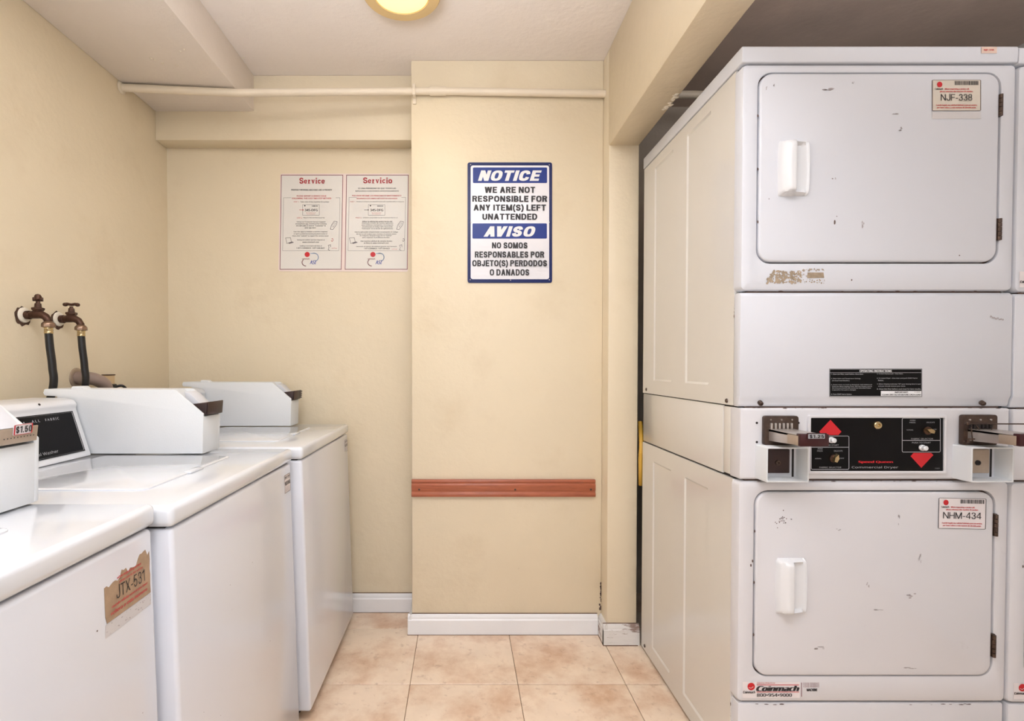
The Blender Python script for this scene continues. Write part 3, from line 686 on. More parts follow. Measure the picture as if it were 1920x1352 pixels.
    bm = B(); prism(bm, [(xf - 0.245, zt + pt - 0.006), (xf - 0.197, zt + pt - 0.001), (xf - 0.199, zt + 0.111), (xf - 0.206, zt + 0.108)], 'y', k0 + 0.008, k1 - 0.016, 0.0008)
    prism(bm, [(xf - 0.262, zt + 0.105), (xf - 0.262, zt + 0.122), (xf - 0.24, zt + 0.13), (xf - 0.206, zt + 0.112)], 'y', k0 + 0.006, k1 - 0.013, 0.0005)
    cs = obj('coin_slide', bm, 'bronze', t)
    bm = B(); prism(bm, [(xf - 0.199, zt + pb), (xf - 0.196, zt + pt), (xf - 0.193, zt + pt), (xf - 0.196, zt + pb)], 'y', k0 + 0.010, kp, 0.0006)
    obj('slide_plate', bm, 'tan_metal' if price else 'bronze', cs)
    fm = lambda u, v, l: Vector((xf - 0.1928 + l - (1 - v) * 0.0 - v * 0.003, k0 + 0.010 + u * (kp - k0 - 0.010), zt + pt - v * (pt - pb)))
    if price:
        p = Print(fm)
        for k in range(10):
            p.rect('ink', 0.14 + 0.082 * k, 0.165 + 0.082 * k, 0.58, 0.65, 1, 'coin_holes')
        p.done(cs)
        # the price card pokes up above the plate
        bm = plate(lambda u, v, l: fm(u, v, l + 0.0006), 0.34, 0.82, -0.22, 0.46, 0.0008, 0.05); pc = obj('price_card', bm, 'label_white', t)
        p = Print(lambda u, v, l: fm(u, v, l + 0.0016)); p.frame('red', 0.345, 0.815, -0.21, 0.45, 0.03, 1, 'border', 0.05)
        p.sign('ink', '$1.50', 0.385, 0.775, -0.09, 0.33, 0.19); p.done(pc)
    elif yf > 2:
        bm = B()
        for k in range(4): box(bm, xf - 0.199, xf - 0.190, k1 - 0.006 + 0.001 * k, k1 - 0.004 + 0.002 * k, zt + 0.112 + 0.008 * k, zt + 0.117 + 0.008 * k, 0.0005)
        obj('slide_catch', bm, 'dchrome', cs)
    xf, yf = xk, yk
    # paper label on the front, upper far corner
    def sm(u, v, l):   # u along +y (metres from far edge, negative), v down from zc
        x = xf - 0.004 + (zc - (zc - v)) / (zc - 0.034) * 0.023
        return Vector((x + 0.0002 + l, yf + u, zc - v))
    sticker(t, sm)
    bm = B()
    for k in range(7):
        u = rnd.uniform(-0.55, -0.02); v = rnd.uniform(0.05, 0.5); r_ = rnd.uniform(0.0006, 0.0016)
        face(bm, [sm(u + r_ * math.cos(a), v + r_ * math.sin(a), 0.0004) for a in (0, 1.2, 2.4, 3.6, 4.8)])
    obj('paint_chip', bm, 'chip', t, kind='stuff')
    return t

def sticker_white(u0, u1, v0, v1, txt):
    def f(t, sm):
        bm = plate(sm, u0, u1, v0, v1, 0.0004); s = obj('label_sticker', bm, 'label_white', t, label='small white machine label with barcode')
        w_, h_ = u1 - u0, v1 - v0
        p = Print(lambda a, c, l: sm(u0 + a * w_, v0 + c * h_, l + 0.0004))
        p.frame('ink', 0.01, 0.99, 0.01, 0.99, 0.02, 1)
        p.text('ink', 'SERVICE', 0.06, 0.42, 0.09, 0.20, 2, 0.03)
        for k in range(12): p.rect('ink', 0.55 + k * 0.034, 0.55 + k * 0.034 + rnd.uniform(0.01, 0.022), 0.08, 0.18, 1, 'barcode')
        p.text('ink', txt, 0.10, 0.90, 0.36, 0.58, 2, 0.03)
        for k in range(3): p.text('grey_ink', 'when requesting service please refer', 0.12, 0.9, 0.66 + k * 0.08, 0.71 + k * 0.08, 2, name='small_print')
        p.rect('grey_ink', 0.05, 0.95, 0.22, 0.235, 1)
        p.done(s)
    return f
def sticker_torn(t, sm):
    # torn tan label reading JTX-531
    u0, u1, v0, v1 = -0.128, -0.018, 0.026, 0.105
    n = 22; top = []
    for k in range(n + 1):
        f_ = k / n; jag = 0.22 * (1 - f_) ** 0.6 + rnd.uniform(-0.035, 0.035)
        if 0.32 < f_ < 0.5: jag -= 0.10
        if 0.7 < f_ < 0.92: jag -= 0.10
        top.append((u0 + f_ * (u1 - u0), v0 + (0.12 + jag) * (v1 - v0)))
    side = [(u1 + rnd.uniform(-0.002, 0.001), v0 + f_ * (v1 - v0)) for f_ in (0.3, 0.5, 0.62, 0.8)]
    bm = plate(sm, 0, 0, 0, 0, 0.0004, pts=top + side + [(u1, v1), (u0 + 0.003, v1), (u0, v1 - 0.01)])
    s = obj('torn_label', bm, 'tan_paper', t, label='torn tan machine label reading JTX-531')
    w_, h_ = u1 - u0, v1 - v0
    p = Print(lambda a, c, l: sm(u0 + a * w_, v0 + c * h_, l + 0.0004))
    p.sign('ink', 'JTX-531', 0.22, 0.84, 0.42, 0.66, 0.10)
    p.text('redtext', 'when requesting service', 0.25, 0.78, 0.24, 0.31, 2, 0.03); p.text('redtext', 'please refer to this number', 0.30, 0.82, 0.34, 0.40, 2, 0.02)
    p.text('redtext', 'cuando solicite servicio por favor', 0.12, 0.92, 0.72, 0.79, 2, 0.03); p.text('redtext', 'refiera a este numero', 0.10, 0.90, 0.83, 0.90, 2, 0.03)
    p.done(s)
    bm = B(); 
    fr = [(u0 - 0.001, v1 + 0.001), (u1, v1 + 0.001), (u1, v1 + 0.02), (u0 - 0.002, v1 + 0.02)]
    face(bm, [sm(u, v, 0.0002) for u, v in fr]); obj('label_backing', bm, 'faint_residue', t)
    bm = B()
    for k in range(40):
        c = (rnd.uniform(u0, u1), v1 + rnd.uniform(0.003, 0.019)); r_ = rnd.uniform(0.0004, 0.0014)
        face(bm, [sm(c[0] + 2 * r_ * rnd.uniform(.4, 1) * math.cos(a), c[1] + r_ * rnd.uniform(.4, 1) * math.sin(a), 0.0006) for a in (0, 1.2, 2.4, 3.6, 4.8)])
    obj('residue_spots', bm, 'scuff', t, kind='stuff')

washer('nearest white washer, with a $1.50 coin slide and torn JTX-531 label', -0.521, 0.880, 0.848, sticker_torn, price=True)
washer('middle white washer, its black control panel showing behind the coin box of the next', -0.497, 1.520, 0.840, sticker_white(-0.066, -0.018, 0.026, 0.078, 'MCT-D168'))
washer('farthest white washer, standing against the cream back wall', -0.475, 2.178, 0.840, sticker_white(-0.066, -0.018, 0.020, 0.068, 'MCT-D167'))

# ------------------------------------------------------------------ dryer stacks
DX0, DX1, DY, DYB = 0.690, 1.363, 1.281, 1.967
def dryer_stack(label, off, full, dz=0.0):
    O = Vector((off, 0, dz))
    def dm(px, py, l=0.0): return W(px, py, DY - l) + O
    def Z(py): return dm(1600, py).z
    def X(px, py=700): return dm(px, py).x
    a, c = DX0 + off, DX1 + off
    t = thing('stacked_dryer', label, 'dryer', ((a + c) / 2, (DY + DYB) / 2, 0), 'stacked coin dryers')
    zt = Z(86)
    bm = B(); box(bm, a + 0.008, c - 0.008, DY + 0.035, DYB - 0.004, 0.02, zt - 0.02); obj('inner_casing', bm, 'dark', t)
    bm = B(); box(bm, a + 0.02, c - 0.02, DY + 0.012, DY + 0.04, 0.02, zt - 0.03); obj('inner_frame', bm, 'rust', t)
    # lid
    bm = B(); prism(bm, [(DY - 0.001, Z(117)), (DY - 0.002, zt - 0.004), (DY + 0.002, zt), (DYB + 0.002, zt), (DYB + 0.002, Z(117))], 'x', a - 0.002, c + 0.001, 0.005, 3)
    obj('top_panel', bm, 'enamel', t)
    # fronts with openings
    def opening(px0, px1, py0, py1): return X(px0, (py0 + py1) / 2), X(px1, (py0 + py1) / 2), Z(py1), Z(py0)
    def front(nm, pyt, pyb, op, m):
        o = rrect(a, c, Z(pyb), Z(pyt), 0.0125, 6); x0, x1, q0, q1 = op
        bm = B(); ringY(bm, o, rrect(x0, x1, q0, q1, 0.034, 6), DY, DY + 0.034, 0.0095, 0.003)
        return obj(nm, bm, m, t)
    def door(nm, op, m, hpx, doorkind):
        x0, x1, q0, q1 = op; g = 0.0035
        pts = rrect(x0 + g, x1 - g - 0.004, q0 + g, q1 - g, 0.031, 6)
        bm = B(); prism(bm, pts, 'y', DY - 0.004, DY + 0.02)
        t2 = [e for e in bm.edges if all(abs(v.co.y - (DY - 0.004)) < 1e-5 for v in e.verts)]
        bmesh.ops.bevel(bm, geom=t2, offset=0.005, segments=3, profile=0.5, affect='EDGES')
        d = obj(nm, bm, m, t)
        # moulded pull handle
        hx0, hx1, hy0, hy1 = hpx
        A0 = dm(hx0, hy1); A1 = dm(hx1, hy0); nx, nz = 26, 22
        def hgt(s, v):
            e = min(v, 1 - v) / 0.10; e = min(1, max(0, e)) ** 0.5
            if s < 0.42: hh = 0.008 + 0.020 * math.sin(min(1, s / 0.30) * math.pi / 2)
            elif s < 0.47: hh = 0.028 + (0.002 - 0.028) * (s - 0.42) / 0.05
            else: hh = 0.002 + 0.006 * ((s - 0.47) / 0.53) ** 1.5
            if s >= 0.42:
                w_ = min(v, 1 - v)
                lim = 0.035 + 0.05 * (1 - (s - 0.42) / 0.58)
                if w_ < lim: hh = max(hh, 0.010 + 0.016 * (1 - s))
            if s > 0.93: hh = max(hh, 0.011)
            return (hh if 0 < s < 1 else 0.0) * (0.55 + 0.45 * e)
        bm = B(); V = []
        for j in range(nz + 1):
            v = j / nz; w_ = 1 - abs(2 * v - 1) ** 2.2; row = []
            for i in range(nx + 1):
                s = i / nx; bul = 0.0028 * w_
                x = A0.x - bul + s * (A1.x - A0.x + 2 * bul)
                y = 0.0 if j in (0, nz) else hgt(s, v)
                row.append(bm.verts.new((x, DY - 0.0035 - y, A0.z + v * (A1.z - A0.z))))
            V.append(row)
        for j in range(nz):
            for i in range(nx): bm.faces.new((V[j][i], V[j][i + 1], V[j + 1][i + 1], V[j + 1][i]))
        obj('handle', bm, 'white_plastic', d, sharp=50)
        return d
    opU = opening(1420, 1875, 136, 494); opL = opening(1413, 1864, 920, 1268)
    front('upper_front', 119.5, 545, opU, 'enamel'); front('lower_front', 903, 1317, opL, 'enamel_used')
    dU = door('upper_door', opU, 'enamel', (1457, 1512, 266, 369), 0); dL = door('lower_door', opL, 'enamel_used', (1453, 1507, 1045, 1148), 1)
    # hinges
    for px0, py0, py1 in ((1868, 178, 219), (1866, 410, 451), (1859, 963, 1004), (1855, 1188, 1230)):
        bm = B(); p0 = dm(px0, py1); p1 = dm(px0 + 9, py0); n = 5; h_ = (p1.z - p0.z)
        for k in range(n):
            lathe(bm, [(0, 0.0045), (h_ / n - 0.0012, 0.0045)], ((p0.x + p1.x) / 2, DY - 0.005, p0.z + k * h_ / n), (0, 0, 1), 10)
        box(bm, p0.x, p1.x, DY - 0.003, DY + 0.004, p0.z, p1.z, 0.0005)
        obj('hinge', bm, 'dchrome', t)
    # access panel with a rolled lower edge
    bm = B(); zA, zB_ = Z(548), Z(763)
    prism(bm, [(DY + 0.03, zA), (DY + 0.008, zA), (DY, zA - 0.008), (DY, Z(742)), (DY + 0.004, Z(748)), (DY + 0.008, zB_ + 0.003), (DY + 0.012, zB_), (DY + 0.03, zB_)], 'x', a, c, 0.004, 2)
    obj('access_panel', bm, 'enamel', t)
    for px in (1427, 1844):
        bm = B(); cc = dm(px, 756) + Vector((0, 0.003, 0)); lathe(bm, [(-0.004, 0.006), (0.004, 0.006), (0.006, 0.0045), (0.0062, 0)], cc, (0, -1, -0.6), 12); obj('panel_screw', bm, 'dchrome', t)
    # control section
    bm = B(); prism(bm, [(DY + 0.05, Z(765.5)), (DY + 0.004, Z(765.5)), (DY + 0.001, Z(765.5) - 0.004), (DY + 0.001, Z(899) + 0.004), (DY + 0.004, Z(899)), (DY + 0.05, Z(899))], 'x', a + 0.003, c - 0.003, 0.006, 3)
    obj('control_fascia', bm, 'enamel_used', t)
    bm = B(); box(bm, a + 0.004, a + 0.03, DY + 0.05, 1.366, Z(899) + 0.002, Z(765.5), 0.002); obj('control_side', bm, 'enamel_side', t)
    bm = B(); box(bm, a + 0.003, a + 0.03, 1.369, DYB, 0.799, 0.979, 0.002); obj('control_side', bm, 'enamel_side', t)
    bm = B(); box(bm, c - 0.03, c - 0.003, DY + 0.05, DYB, 0.799, 0.979, 0.002); obj('control_side', bm, 'enamel_side', t)
    # toe panel
    bm = B(); box(bm, a + 0.004, c - 0.004, DY + 0.002, DY + 0.04, 0.012, Z(1320), 0.004); obj('toe_panel', bm, 'enamel_used', t)
    # side panels with pressed recesses
    def side(nm, x, sgn, z0_, z1_, ends):
        yb = [1.314, DYB]; rec = [(1.445, 1.592), (1.70, 1.855)]
        zlo, zhi = ends
        ys = sorted(set([1.314, DYB] + [q + d for r_ in rec for q in r_ for d in (0, 0.005)])); zs = [z0_, zlo, zlo + 0.006, zhi - 0.006, zhi, z1_]
        def dep(y, z):
            for r0, r1 in rec:
                if r0 + 0.004 < y < r1 + 0.001 and zlo + 0.005 < z < zhi - 0.005: return 0.004
            return 0
        bm = B(); V = [[bm.verts.new((x + sgn * (-dep(y, z)), y, z)) for z in zs] for y in ys]
        for i in range(len(ys) - 1):
            for j in range(len(zs) - 1): bm.faces.new((V[i][j], V[i + 1][j], V[i + 1][j + 1], V[i][j + 1]))
        ext = bmesh.ops.extrude_face_region(bm, geom=bm.faces[:])
        return obj_shift(nm, bm, ext, x, sgn)
    def obj_shift(nm, bm, ext, x, sgn):
        vs = [g for g in ext['geom'] if isinstance(g, bmesh.types.BMVert)]
        for v in vs: v.co.x = x - sgn * 0.012
        return obj(nm, bm, 'enamel_side', t, sharp=20)
    side('upper_side_panel', a + 0.001, -1, 0.982, Z(119) + 0.0, (1.03, 1.79)); side('lower_side_panel', a + 0.001, -1, 0.012, 0.795, (0.06, 0.74))
    if not full: side('upper_side_panel', c - 0.001, 1, 0.982, Z(119), (1.03, 1.79)); side('lower_side_panel', c - 0.001, 1, 0.012, 0.795, (0.06, 0.74))
    for (y, z) in ((1.345, 0.992), (1.93, 0.996), (1.93, 0.03), (1.345, 0.03)):
        bm = B(); lathe(bm, [(0, 0.006), (0.003, 0.005), (0.0035, 0)], (a + 0.001, y, z), (-1, 0, 0), 10); obj('side_screw', bm, 'dchrome', t)
    bm = B()
    for k in range(34):
        z = rnd.choice([rnd.uniform(0.15, 0.62), rnd.uniform(1.2, 1.75)]); y = 1.312 + rnd.uniform(-0.0015, 0.0015); r_ = rnd.uniform(0.0006, 0.0022)
        face(bm, [Vector((a + 0.0004, y + r_ * math.cos(q), z + 2.5 * r_ * math.sin(q))) for q in (0, 1.2, 2.4, 3.6, 4.8)])
    for k in range(60):
        py = rnd.choice((546.5, 764.5, 901, 1318.5)) + rnd.uniform(-0.6, 1.2); px = rnd.uniform(1392, 1890); r_ = rnd.uniform(0.7, 2.6)
        face(bm, [dm(px + 2.2 * r_ * math.cos(q), py + 0.35 * r_ * math.sin(q), -0.0035) + Vector((0, -0.004, 0)) for q in (0, 1.2, 2.4, 3.6, 4.8)])
    for (px, py) in ((1421, 217), (1421, 317), (1421, 416), (1415, 996), (1414, 1092), (1413, 1190), (1408, 1060), (1411, 1052)):
        r_ = 1.6; face(bm, [dm(px + r_ * math.cos(q), py + 2 * r_ * math.sin(q), 0.0005) for q in (0, 1.2, 2.4, 3.6, 4.8)])
    obj('paint_chip', bm, 'chip', t, kind='stuff')
    # brand sticker on the lower front
    def brand(mp0, tag):
        bm = plate(mp0, 92, 400, 1142, 1228, 0.0004); s = obj('company_sticker', bm, 'label_white', t, label='white sticker with red ball logo and phone number')
        p = Print(lambda u, v, l: mp0(u, v, l + 0.0004))
        p.disc('red', 139, 1167, 20, 20, 2, 'logo'); p.line('white_ink', [(126, 1172), (138, 1176), (150, 1168)], 2, 3, 'logo')
        p.text('ink', 'Coinmach', 96, 160, 1190, 1204, 2, 0.04, 0.2)
        p.text('crimson', 'OWNED & OPERATED BY', 170, 268, 1145, 1153, 2); p.rect('red', 168, 396, 1157, 1160, 2); p.rect('red', 168, 396, 1195, 1198, 2)
        p.text('ink', 'Coinmach', 170, 394, 1163, 1192, 2, 0.06, 0.28)
        p.text('ink', '800•954•9000', 170, 357, 1204, 1222, 2, 0.02)
        p.rect('pinkline', 408, 411, 1146, 1222, -0.5)
        for k in range(3): p.text('pinkline', 'PLEASE REFERENCE', 420, 504, 1146 + 9 * k, 1153 + 9 * k, 0, name='small_print')
        p.text('ink', 'MACHINE', 438, 494, 1178, 1192, 0, 0.06); p.done(s)
    lm = lambda u, v, l: dm(1360 + u * 0.34913, 880 + v * 0.34911, 0.0005 + l)
    brand(lm, 'l')
    if not full:
        um = lambda u, v, l: dm(1360 + u * 0.34913 + 4, 880 + v * 0.34911 - 772, 0.0005 + l)
        brand(um, 'u')
    # right-hand labels with machine numbers
    def number(mp0, u0, u1, v0, v1, txt, m, frame):
        bm = plate(mp0, u0, u1, v0, v1, 0.0004, 6); s = obj('number_label', bm, m, t, label='machine number label reading ' + txt)
        w_, h_ = u1 - u0, v1 - v0
        p = Print(lambda q_, r_, l: mp0(u0 + q_ * w_, v0 + r_ * h_, l + 0.0004))
        p.frame(frame, 0.0, 1.0, 0.0, 1.0, 0.012, 1, 'border', 0.03)
        p.disc('red', 0.155, 0.15, 0.055, 0.09, 2, 'logo'); p.text('ink', 'Coinmach', 0.06, 0.22, 0.26, 0.32, 2, 0.04)
        u = 0.46
        while u < 0.94:
            w2 = rnd.uniform(0.008, 0.022); p.rect('ink', u, u + w2, 0.04, 0.17, 1, 'barcode'); u += w2 + rnd.uniform(0.006, 0.012)
        p.text('redtext', 'When requesting a service call,', 0.26, 0.76, 0.27, 0.33, 2, 0.04); p.text('redtext', 'please reference this machine ID number.', 0.16, 0.84, 0.35, 0.41, 2, 0.04)
        p.sign('ink', txt, 0.10 if 'H' in txt else 0.18, 0.90 if 'H' in txt else 0.82, 0.46, 0.67, 0.11)
        p.text('redtext', 'Cuando hagalo una solicitud telefonica para un servicio,', 0.08, 0.92, 0.79, 0.85, 2, 0.04); p.text('redtext', 'por favor refiera a este numero de identificacion.', 0.10, 0.90, 0.87, 0.93, 2, 0.04)
        p.done(s)
    if full:
        nm1 = lambda u, v, l: dm(1380 + u * 0.35503, 80 + v * 0.35503, 0.0045 + l)
        nm2 = lambda u, v, l: dm(1360 + (u + 0.02 * (v - 160)*-1) * 0.34913, 880 + (v + 0.02 * (u - 1145)) * 0.34911, 0.0045 + l)
        number(nm1, 1036, 1294, 196, 360, 'NJF-338', 'label_beige', 'chip')
        number(nm2, 1146, 1402, 153, 318, 'NHM-434', 'label_white', 'ink')
        bm = plate(nm1, 1036, 1294, 364, 402, 0.0002); obj('label_backing', bm, 'faint_residue', t)
        # top tag
        tm = lambda u, v, l: W(1380 + u * 0.35503, 80 + v * 0.35503, DY - 0.0025 - l)
        s = obj('top_tag', plate(tm, 1296, 1378, 22, 56, 0.0004), 'pink_tag', t); p = Print(lambda u, v, l: tm(u, v, l + 0.0004)); p.text('redtext', 'NJF-338', 1310, 1362, 34, 44, 1, 0.03); p.done(s)
        # residue of torn stickers on the upper front
        bm = B()
        def blot(cx, cy, r_, sq=1.0):
            face(bm, [nm1(cx + r_ * rnd.uniform(0.5, 1.1) * math.cos(q), cy + sq * r_ * rnd.uniform(0.5, 1.1) * math.sin(q), -0.0038 + rnd.uniform(0, 0.0002)) for q in [k * 0.785 for k in range(8)]])
        for k in range(330):
            u = rnd.uniform(158, 345); v = rnd.uniform(1205, 1270)
            if u < 200 and v < 1270 - (u - 150) * 1.4: continue
            if 268 < u < 284 and rnd.random() < .8: continue
            blot(u, v, rnd.uniform(2, 8))
        for k in range(120):
            u = rnd.uniform(352, 468); v = rnd.choice((rnd.uniform(1194, 1206), rnd.uniform(1250, 1272), rnd.uniform(1216, 1240)))
            if rnd.random() < .25: continue
            blot(u, v, rnd.uniform(1.5, 5))
        face(bm, [nm1(u, v, -0.0038) for u, v in ((378, 1214), (462, 1214), (466, 1242), (376, 1244))])
        obj('sticker_residue', bm, 'residue', t, kind='stuff')
        # scuffs on both doors and panels
        bm = B()
        def sc(px, py, rx, ry, l, n=8):
            face(bm, [dm(px + rx * rnd.uniform(.5, 1.1) * math.cos(k * 2 * math.pi / n), py + ry * rnd.uniform(.5, 1.1) * math.sin(k * 2 * math.pi / n), l) for k in range(n)])
        for (px, py, rx, ry) in ((1552, 168, 16, 4), (1680, 213, 12, 2), (1688, 242, 5, 5), (1618, 420, 3, 9), (1566, 335, 2, 3), (1437, 165, 2, 5), (1600, 155, 3, 2), (1450, 160, 3, 4)):
            for k in range(5): sc(px + rnd.uniform(-rx, rx) * .6, py + rnd.uniform(-ry, ry) * .6, rx * .4, ry * .35, 0.0046)
        for (px, py, rx, ry) in ((1711, 1117, 14, 6), (1644, 1143, 17, 2), (1725, 1045, 3, 16), (1686, 975, 3, 12), (1572, 994, 7, 3), (1626, 1097, 5, 6), (1466, 975, 10, 6), (1536, 1216, 12, 2), (1706, 1254, 14, 2)):
            for k in range(6): sc(px + rnd.uniform(-rx, rx) * .7, py + rnd.uniform(-ry, ry) * .7, rx * .25, ry * .25, 0.0046)
        for k in range(8): sc(1858 + 3.2 * k, 594 + 0.9 * k + rnd.uniform(-1, 1), 2.5, 2, 0.0006)
        obj('scuff_mark', bm, 'scuff', t, kind='stuff')
        bm = B()
        for (px, py, rx, ry) in ((1565, 416, 2, 5), (1569, 406, 1, 1.5), (1561, 335, 2.5, 1), (1442, 373, 1.2, 1.2), (1799, 479, 1.5, 1.5), (1597, 525, 1.5, 3), (1540, 1213, 8, 0.7), (1530, 1217, 5, .7), (1700, 1252, 10, .6)): sc(px, py, rx, ry, 0.0048)
        for k in range(14): sc(1466 + rnd.gauss(0, 10), 978 + rnd.gauss(0, 7), 1.2, 1.2, 0.0048, 6)
        obj('dark_scuff', bm, 'chip', t, kind='stuff')
        # operating instructions
        im = lambda u, v, l: dm(1380 + u * 0.28125, 540 + v * 0.28139, 0.0003 + l)
        s = obj('instruction_label', plate(im, 622, 1241, 538, 724, 0.0004), 'black', t, label='black operating instructions label')
        p = Print(lambda u, v, l: im(u, v, l + 0.0004))
        p.frame('pale_ink', 624, 1239, 540, 722, 2.5, 1); p.rect('pale_ink', 626, 1237, 563, 565, 1)
        p.text('white_ink', 'OPERATING INSTRUCTIONS', 825, 1038, 546, 560, 2, 0.03)
        for s_, u0, u1, v in (('1. Clean Lint Filter. Load Clothes. Close Door.', 634, 850, 574), ('2. Select Fabric and Temperature Settings.', 634, 832, 604), ('(On Dual Panel Models.)', 640, 756, 618), ('3. Insert Coins or Card as Required. Add Additional', 634, 906, 645),
                              ('Coins for More Drying Time. All Coin Dryers run to', 640, 906, 657), ('the time purchased and cannot be refunded if door', 640, 900, 668), ('is opened or the cycle is changed.', 640, 800, 680), ('4. Press START Pad or Button.', 634, 772, 708),
                              ('5. To Start Drying Cycle - Close Door.', 940, 1114, 573), ('6. To restart Dryer - close door and push START Pad or', 940, 1210, 602), ('Button.', 948, 984, 616), ('7. When Display indicates "00" your drying time is over', 940, 1232, 641), ('and you should remove your items.', 948, 1130, 655), ('8. Clean lint filter before each load for best results.', 940, 1232, 673)):
            p.text('pale_ink', s_, u0, u1, v - 4.5, v + 4.5, 2, 0.01, name='small_print')
        p.rect('white_ink', 966, 1236, 686, 720, 1); p.text('ink', 'IMPORTANT!', 1058, 1146, 690, 700, 2, 0.03); p.text('ink', '512085', 1190, 1228, 690, 697, 2)
        p.text('ink', 'CLEAN LINT FILTER BEFORE EACH LOAD', 974, 1232, 706, 716, 2, 0.03)
        p.done(s)
        # ----- control panel
        kL = lambda u, v, l: dm(1400 + u * 0.135417, 760 + v * 0.13538, l + 0.003)       # measured left half
        kR = lambda u, v, l: dm(1640 + u * 0.145833, 760 + v * 0.14577, l + 0.003)
        A0, A1 = dm(1512, 888), dm(1774, 778)
        bm = B(); ringY(bm, rrect(A0.x, A1.x, A0.z, A1.z, 0.006, 4), rrect(A0.x + 0.007, A1.x - 0.007, A0.z + 0.007, A1.z - 0.007, 0.002, 4), DY - 0.005, DY + 0.004, 0.0015, 0.001)
        obj('panel_bezel', bm, 'enamel_used', t)
        s = obj('control_panel', plate(lambda u, v, l: dm(u, v, l), 1517, 1768, 783, 884, 0.003), 'black', t)
        p = Print(lambda u, v, l: dm(u, v, l + 0.003))
        q = lambda u: 1400 + u * 0.135417; r_ = lambda v: 760 + v * 0.13538
        q2 = lambda u: 1640 + u * 0.145833; r2 = lambda v: 760 + v * 0.14577
        p.poly('red', [(q(1160), r_(200)), (q(1312), r_(365)), (q(1270), r_(412)), (q(1040), r_(412)), (q(1005), r_(365))], 1, 'arrow_print')
        p.frame('pale_ink', q(890), q(1420), r_(422), r_(892), 1.1, 1, 'border', 3); p.rect('pale_ink', q(890), q(1418), r_(577), r_(585), 1, 'border')
        p.text('pale_ink', 'PUSH TO START', q(1020), q(1275), r_(542), r_(562), 1)
        p.text('pale_ink', 'PERM', q(985), q(1050), r_(595), r_(612), 1); p.text('pale_ink', 'PRESS', q(978), q(1052), r_(625), r_(642), 1); p.text('pale_ink', 'DELICATE', q(1210), q(1328), r_(623), r_(642), 1)
        p.text('pale_ink', 'NORMAL', q(948), q(1035), r_(730), r_(746), 1); p.text('pale_ink', 'OFF', q(1285), q(1350), r_(727), r_(742), 1); p.text('pale_ink', 'FABRIC SELECTOR', q(1008), q(1310), r_(850), r_(870), 1)
        p.text('red', 'Speed Queen', q(1550), q2(232), r_(762), r_(806), 1, 0.05, z=2)
        p.text('pale_ink', 'Commercial Dryer', q(1455), q2(302), r_(836), r_(882), 1, z=2)
        p.frame('pale_ink', q2(350), q2(848), r2(162), r2(605), 1.1, 1, 'border', 3); p.rect('pale_ink', q2(352), q2(846), r2(448), r2(456), 1, 'border')
        p.text('pale_ink', 'PERM', q2(456), q2(522), r2(186), r2(202), 1); p.text('pale_ink', 'PRESS', q2(448), q2(524), r2(214), r2(230), 1); p.text('pale_ink', 'DELICATE', q2(668), q2(772), r2(212), r2(228), 1)
        p.text('pale_ink', 'NORMAL', q2(412), q2(498), r2(310), r2(324), 1); p.text('pale_ink', 'OFF', q2(755), q2(796), r2(304), r2(318), 1); p.text('pale_ink', 'FABRIC SELECTOR', q2(470), q2(752), r2(422), r2(440), 1)
        p.text('pale_ink', 'PUSH TO START', q2(480), q2(722), r2(472), r2(490), 1)
        p.poly('red', [(q2(500), r2(612)), (q2(725), r2(612)), (q2(755), r2(640)), (q2(600), r2(805)), (q2(462), r2(655))], 1, 'arrow_print')
        p.text('pale_ink', '510231', q2(775), q2(835), r2(805), r2(817), 1)
        p.done(s)
        for (u, v) in ((q(1165), r_(480)), (q2(605), r2(545))):
            bm = B(); cc = dm(u, v, 0.003); lathe(bm, [(0, 0.0075), (0.004, 0.0075), (0.005, 0.006), (0.012, 0.006), (0.014, 0.004), (0.014, 0)], cc, (0, -1, 0), 18); obj('push_button', bm, 'white_plastic', t)
        for (u, v, ang) in ((q(1215), r_(735), 70), (q2(690), r2(325), 160)):
            cc = dm(u - 2, v, 0.003); bm = B(); lathe(bm, [(0, 0.010), (0.003, 0.010), (0.004, 0.008)], cc, (0, -1, 0), 18)
            kn = obj('selector_knob', bm, 'brass_old', t, label='tarnished pointer knob')
            bm = B(); d = Vector((math.cos(R(ang)), 0, math.sin(R(ang)))); e = Vector((-d.z, 0, d.x)); pts = [cc + d * 0.014, cc + e * 0.006 + d * 0.002, cc - d * 0.009 + e * 0.004, cc - d * 0.009 - e * 0.004, cc - e * 0.006 + d * 0.002]
            Va = [bm.verts.new(x_ + Vector((0, -0.003, 0))) for x_ in pts]; Vb = [bm.verts.new(x_ * 0.85 + cc * 0.15 + Vector((0, -0.013, 0))) for x_ in pts]
            bm.faces.new(Va); bm.faces.new(Vb[::-1])
            for k in range(5): bm.faces.new((Va[k], Va[(k + 1) % 5], Vb[(k + 1) % 5], Vb[k]))
            obj('pointer', bm, 'brass', kn)
        cc = dm(1643, 797, 0.003); bm = B(); lathe(bm, [(0, 0.0095), (0.006, 0.0095), (0.008, 0.008), (0.008, 0.0045), (0.004, 0.004), (0.004, 0)], cc, (0, -1, 0), 20); obj('key_lock', bm, 'brass', t)
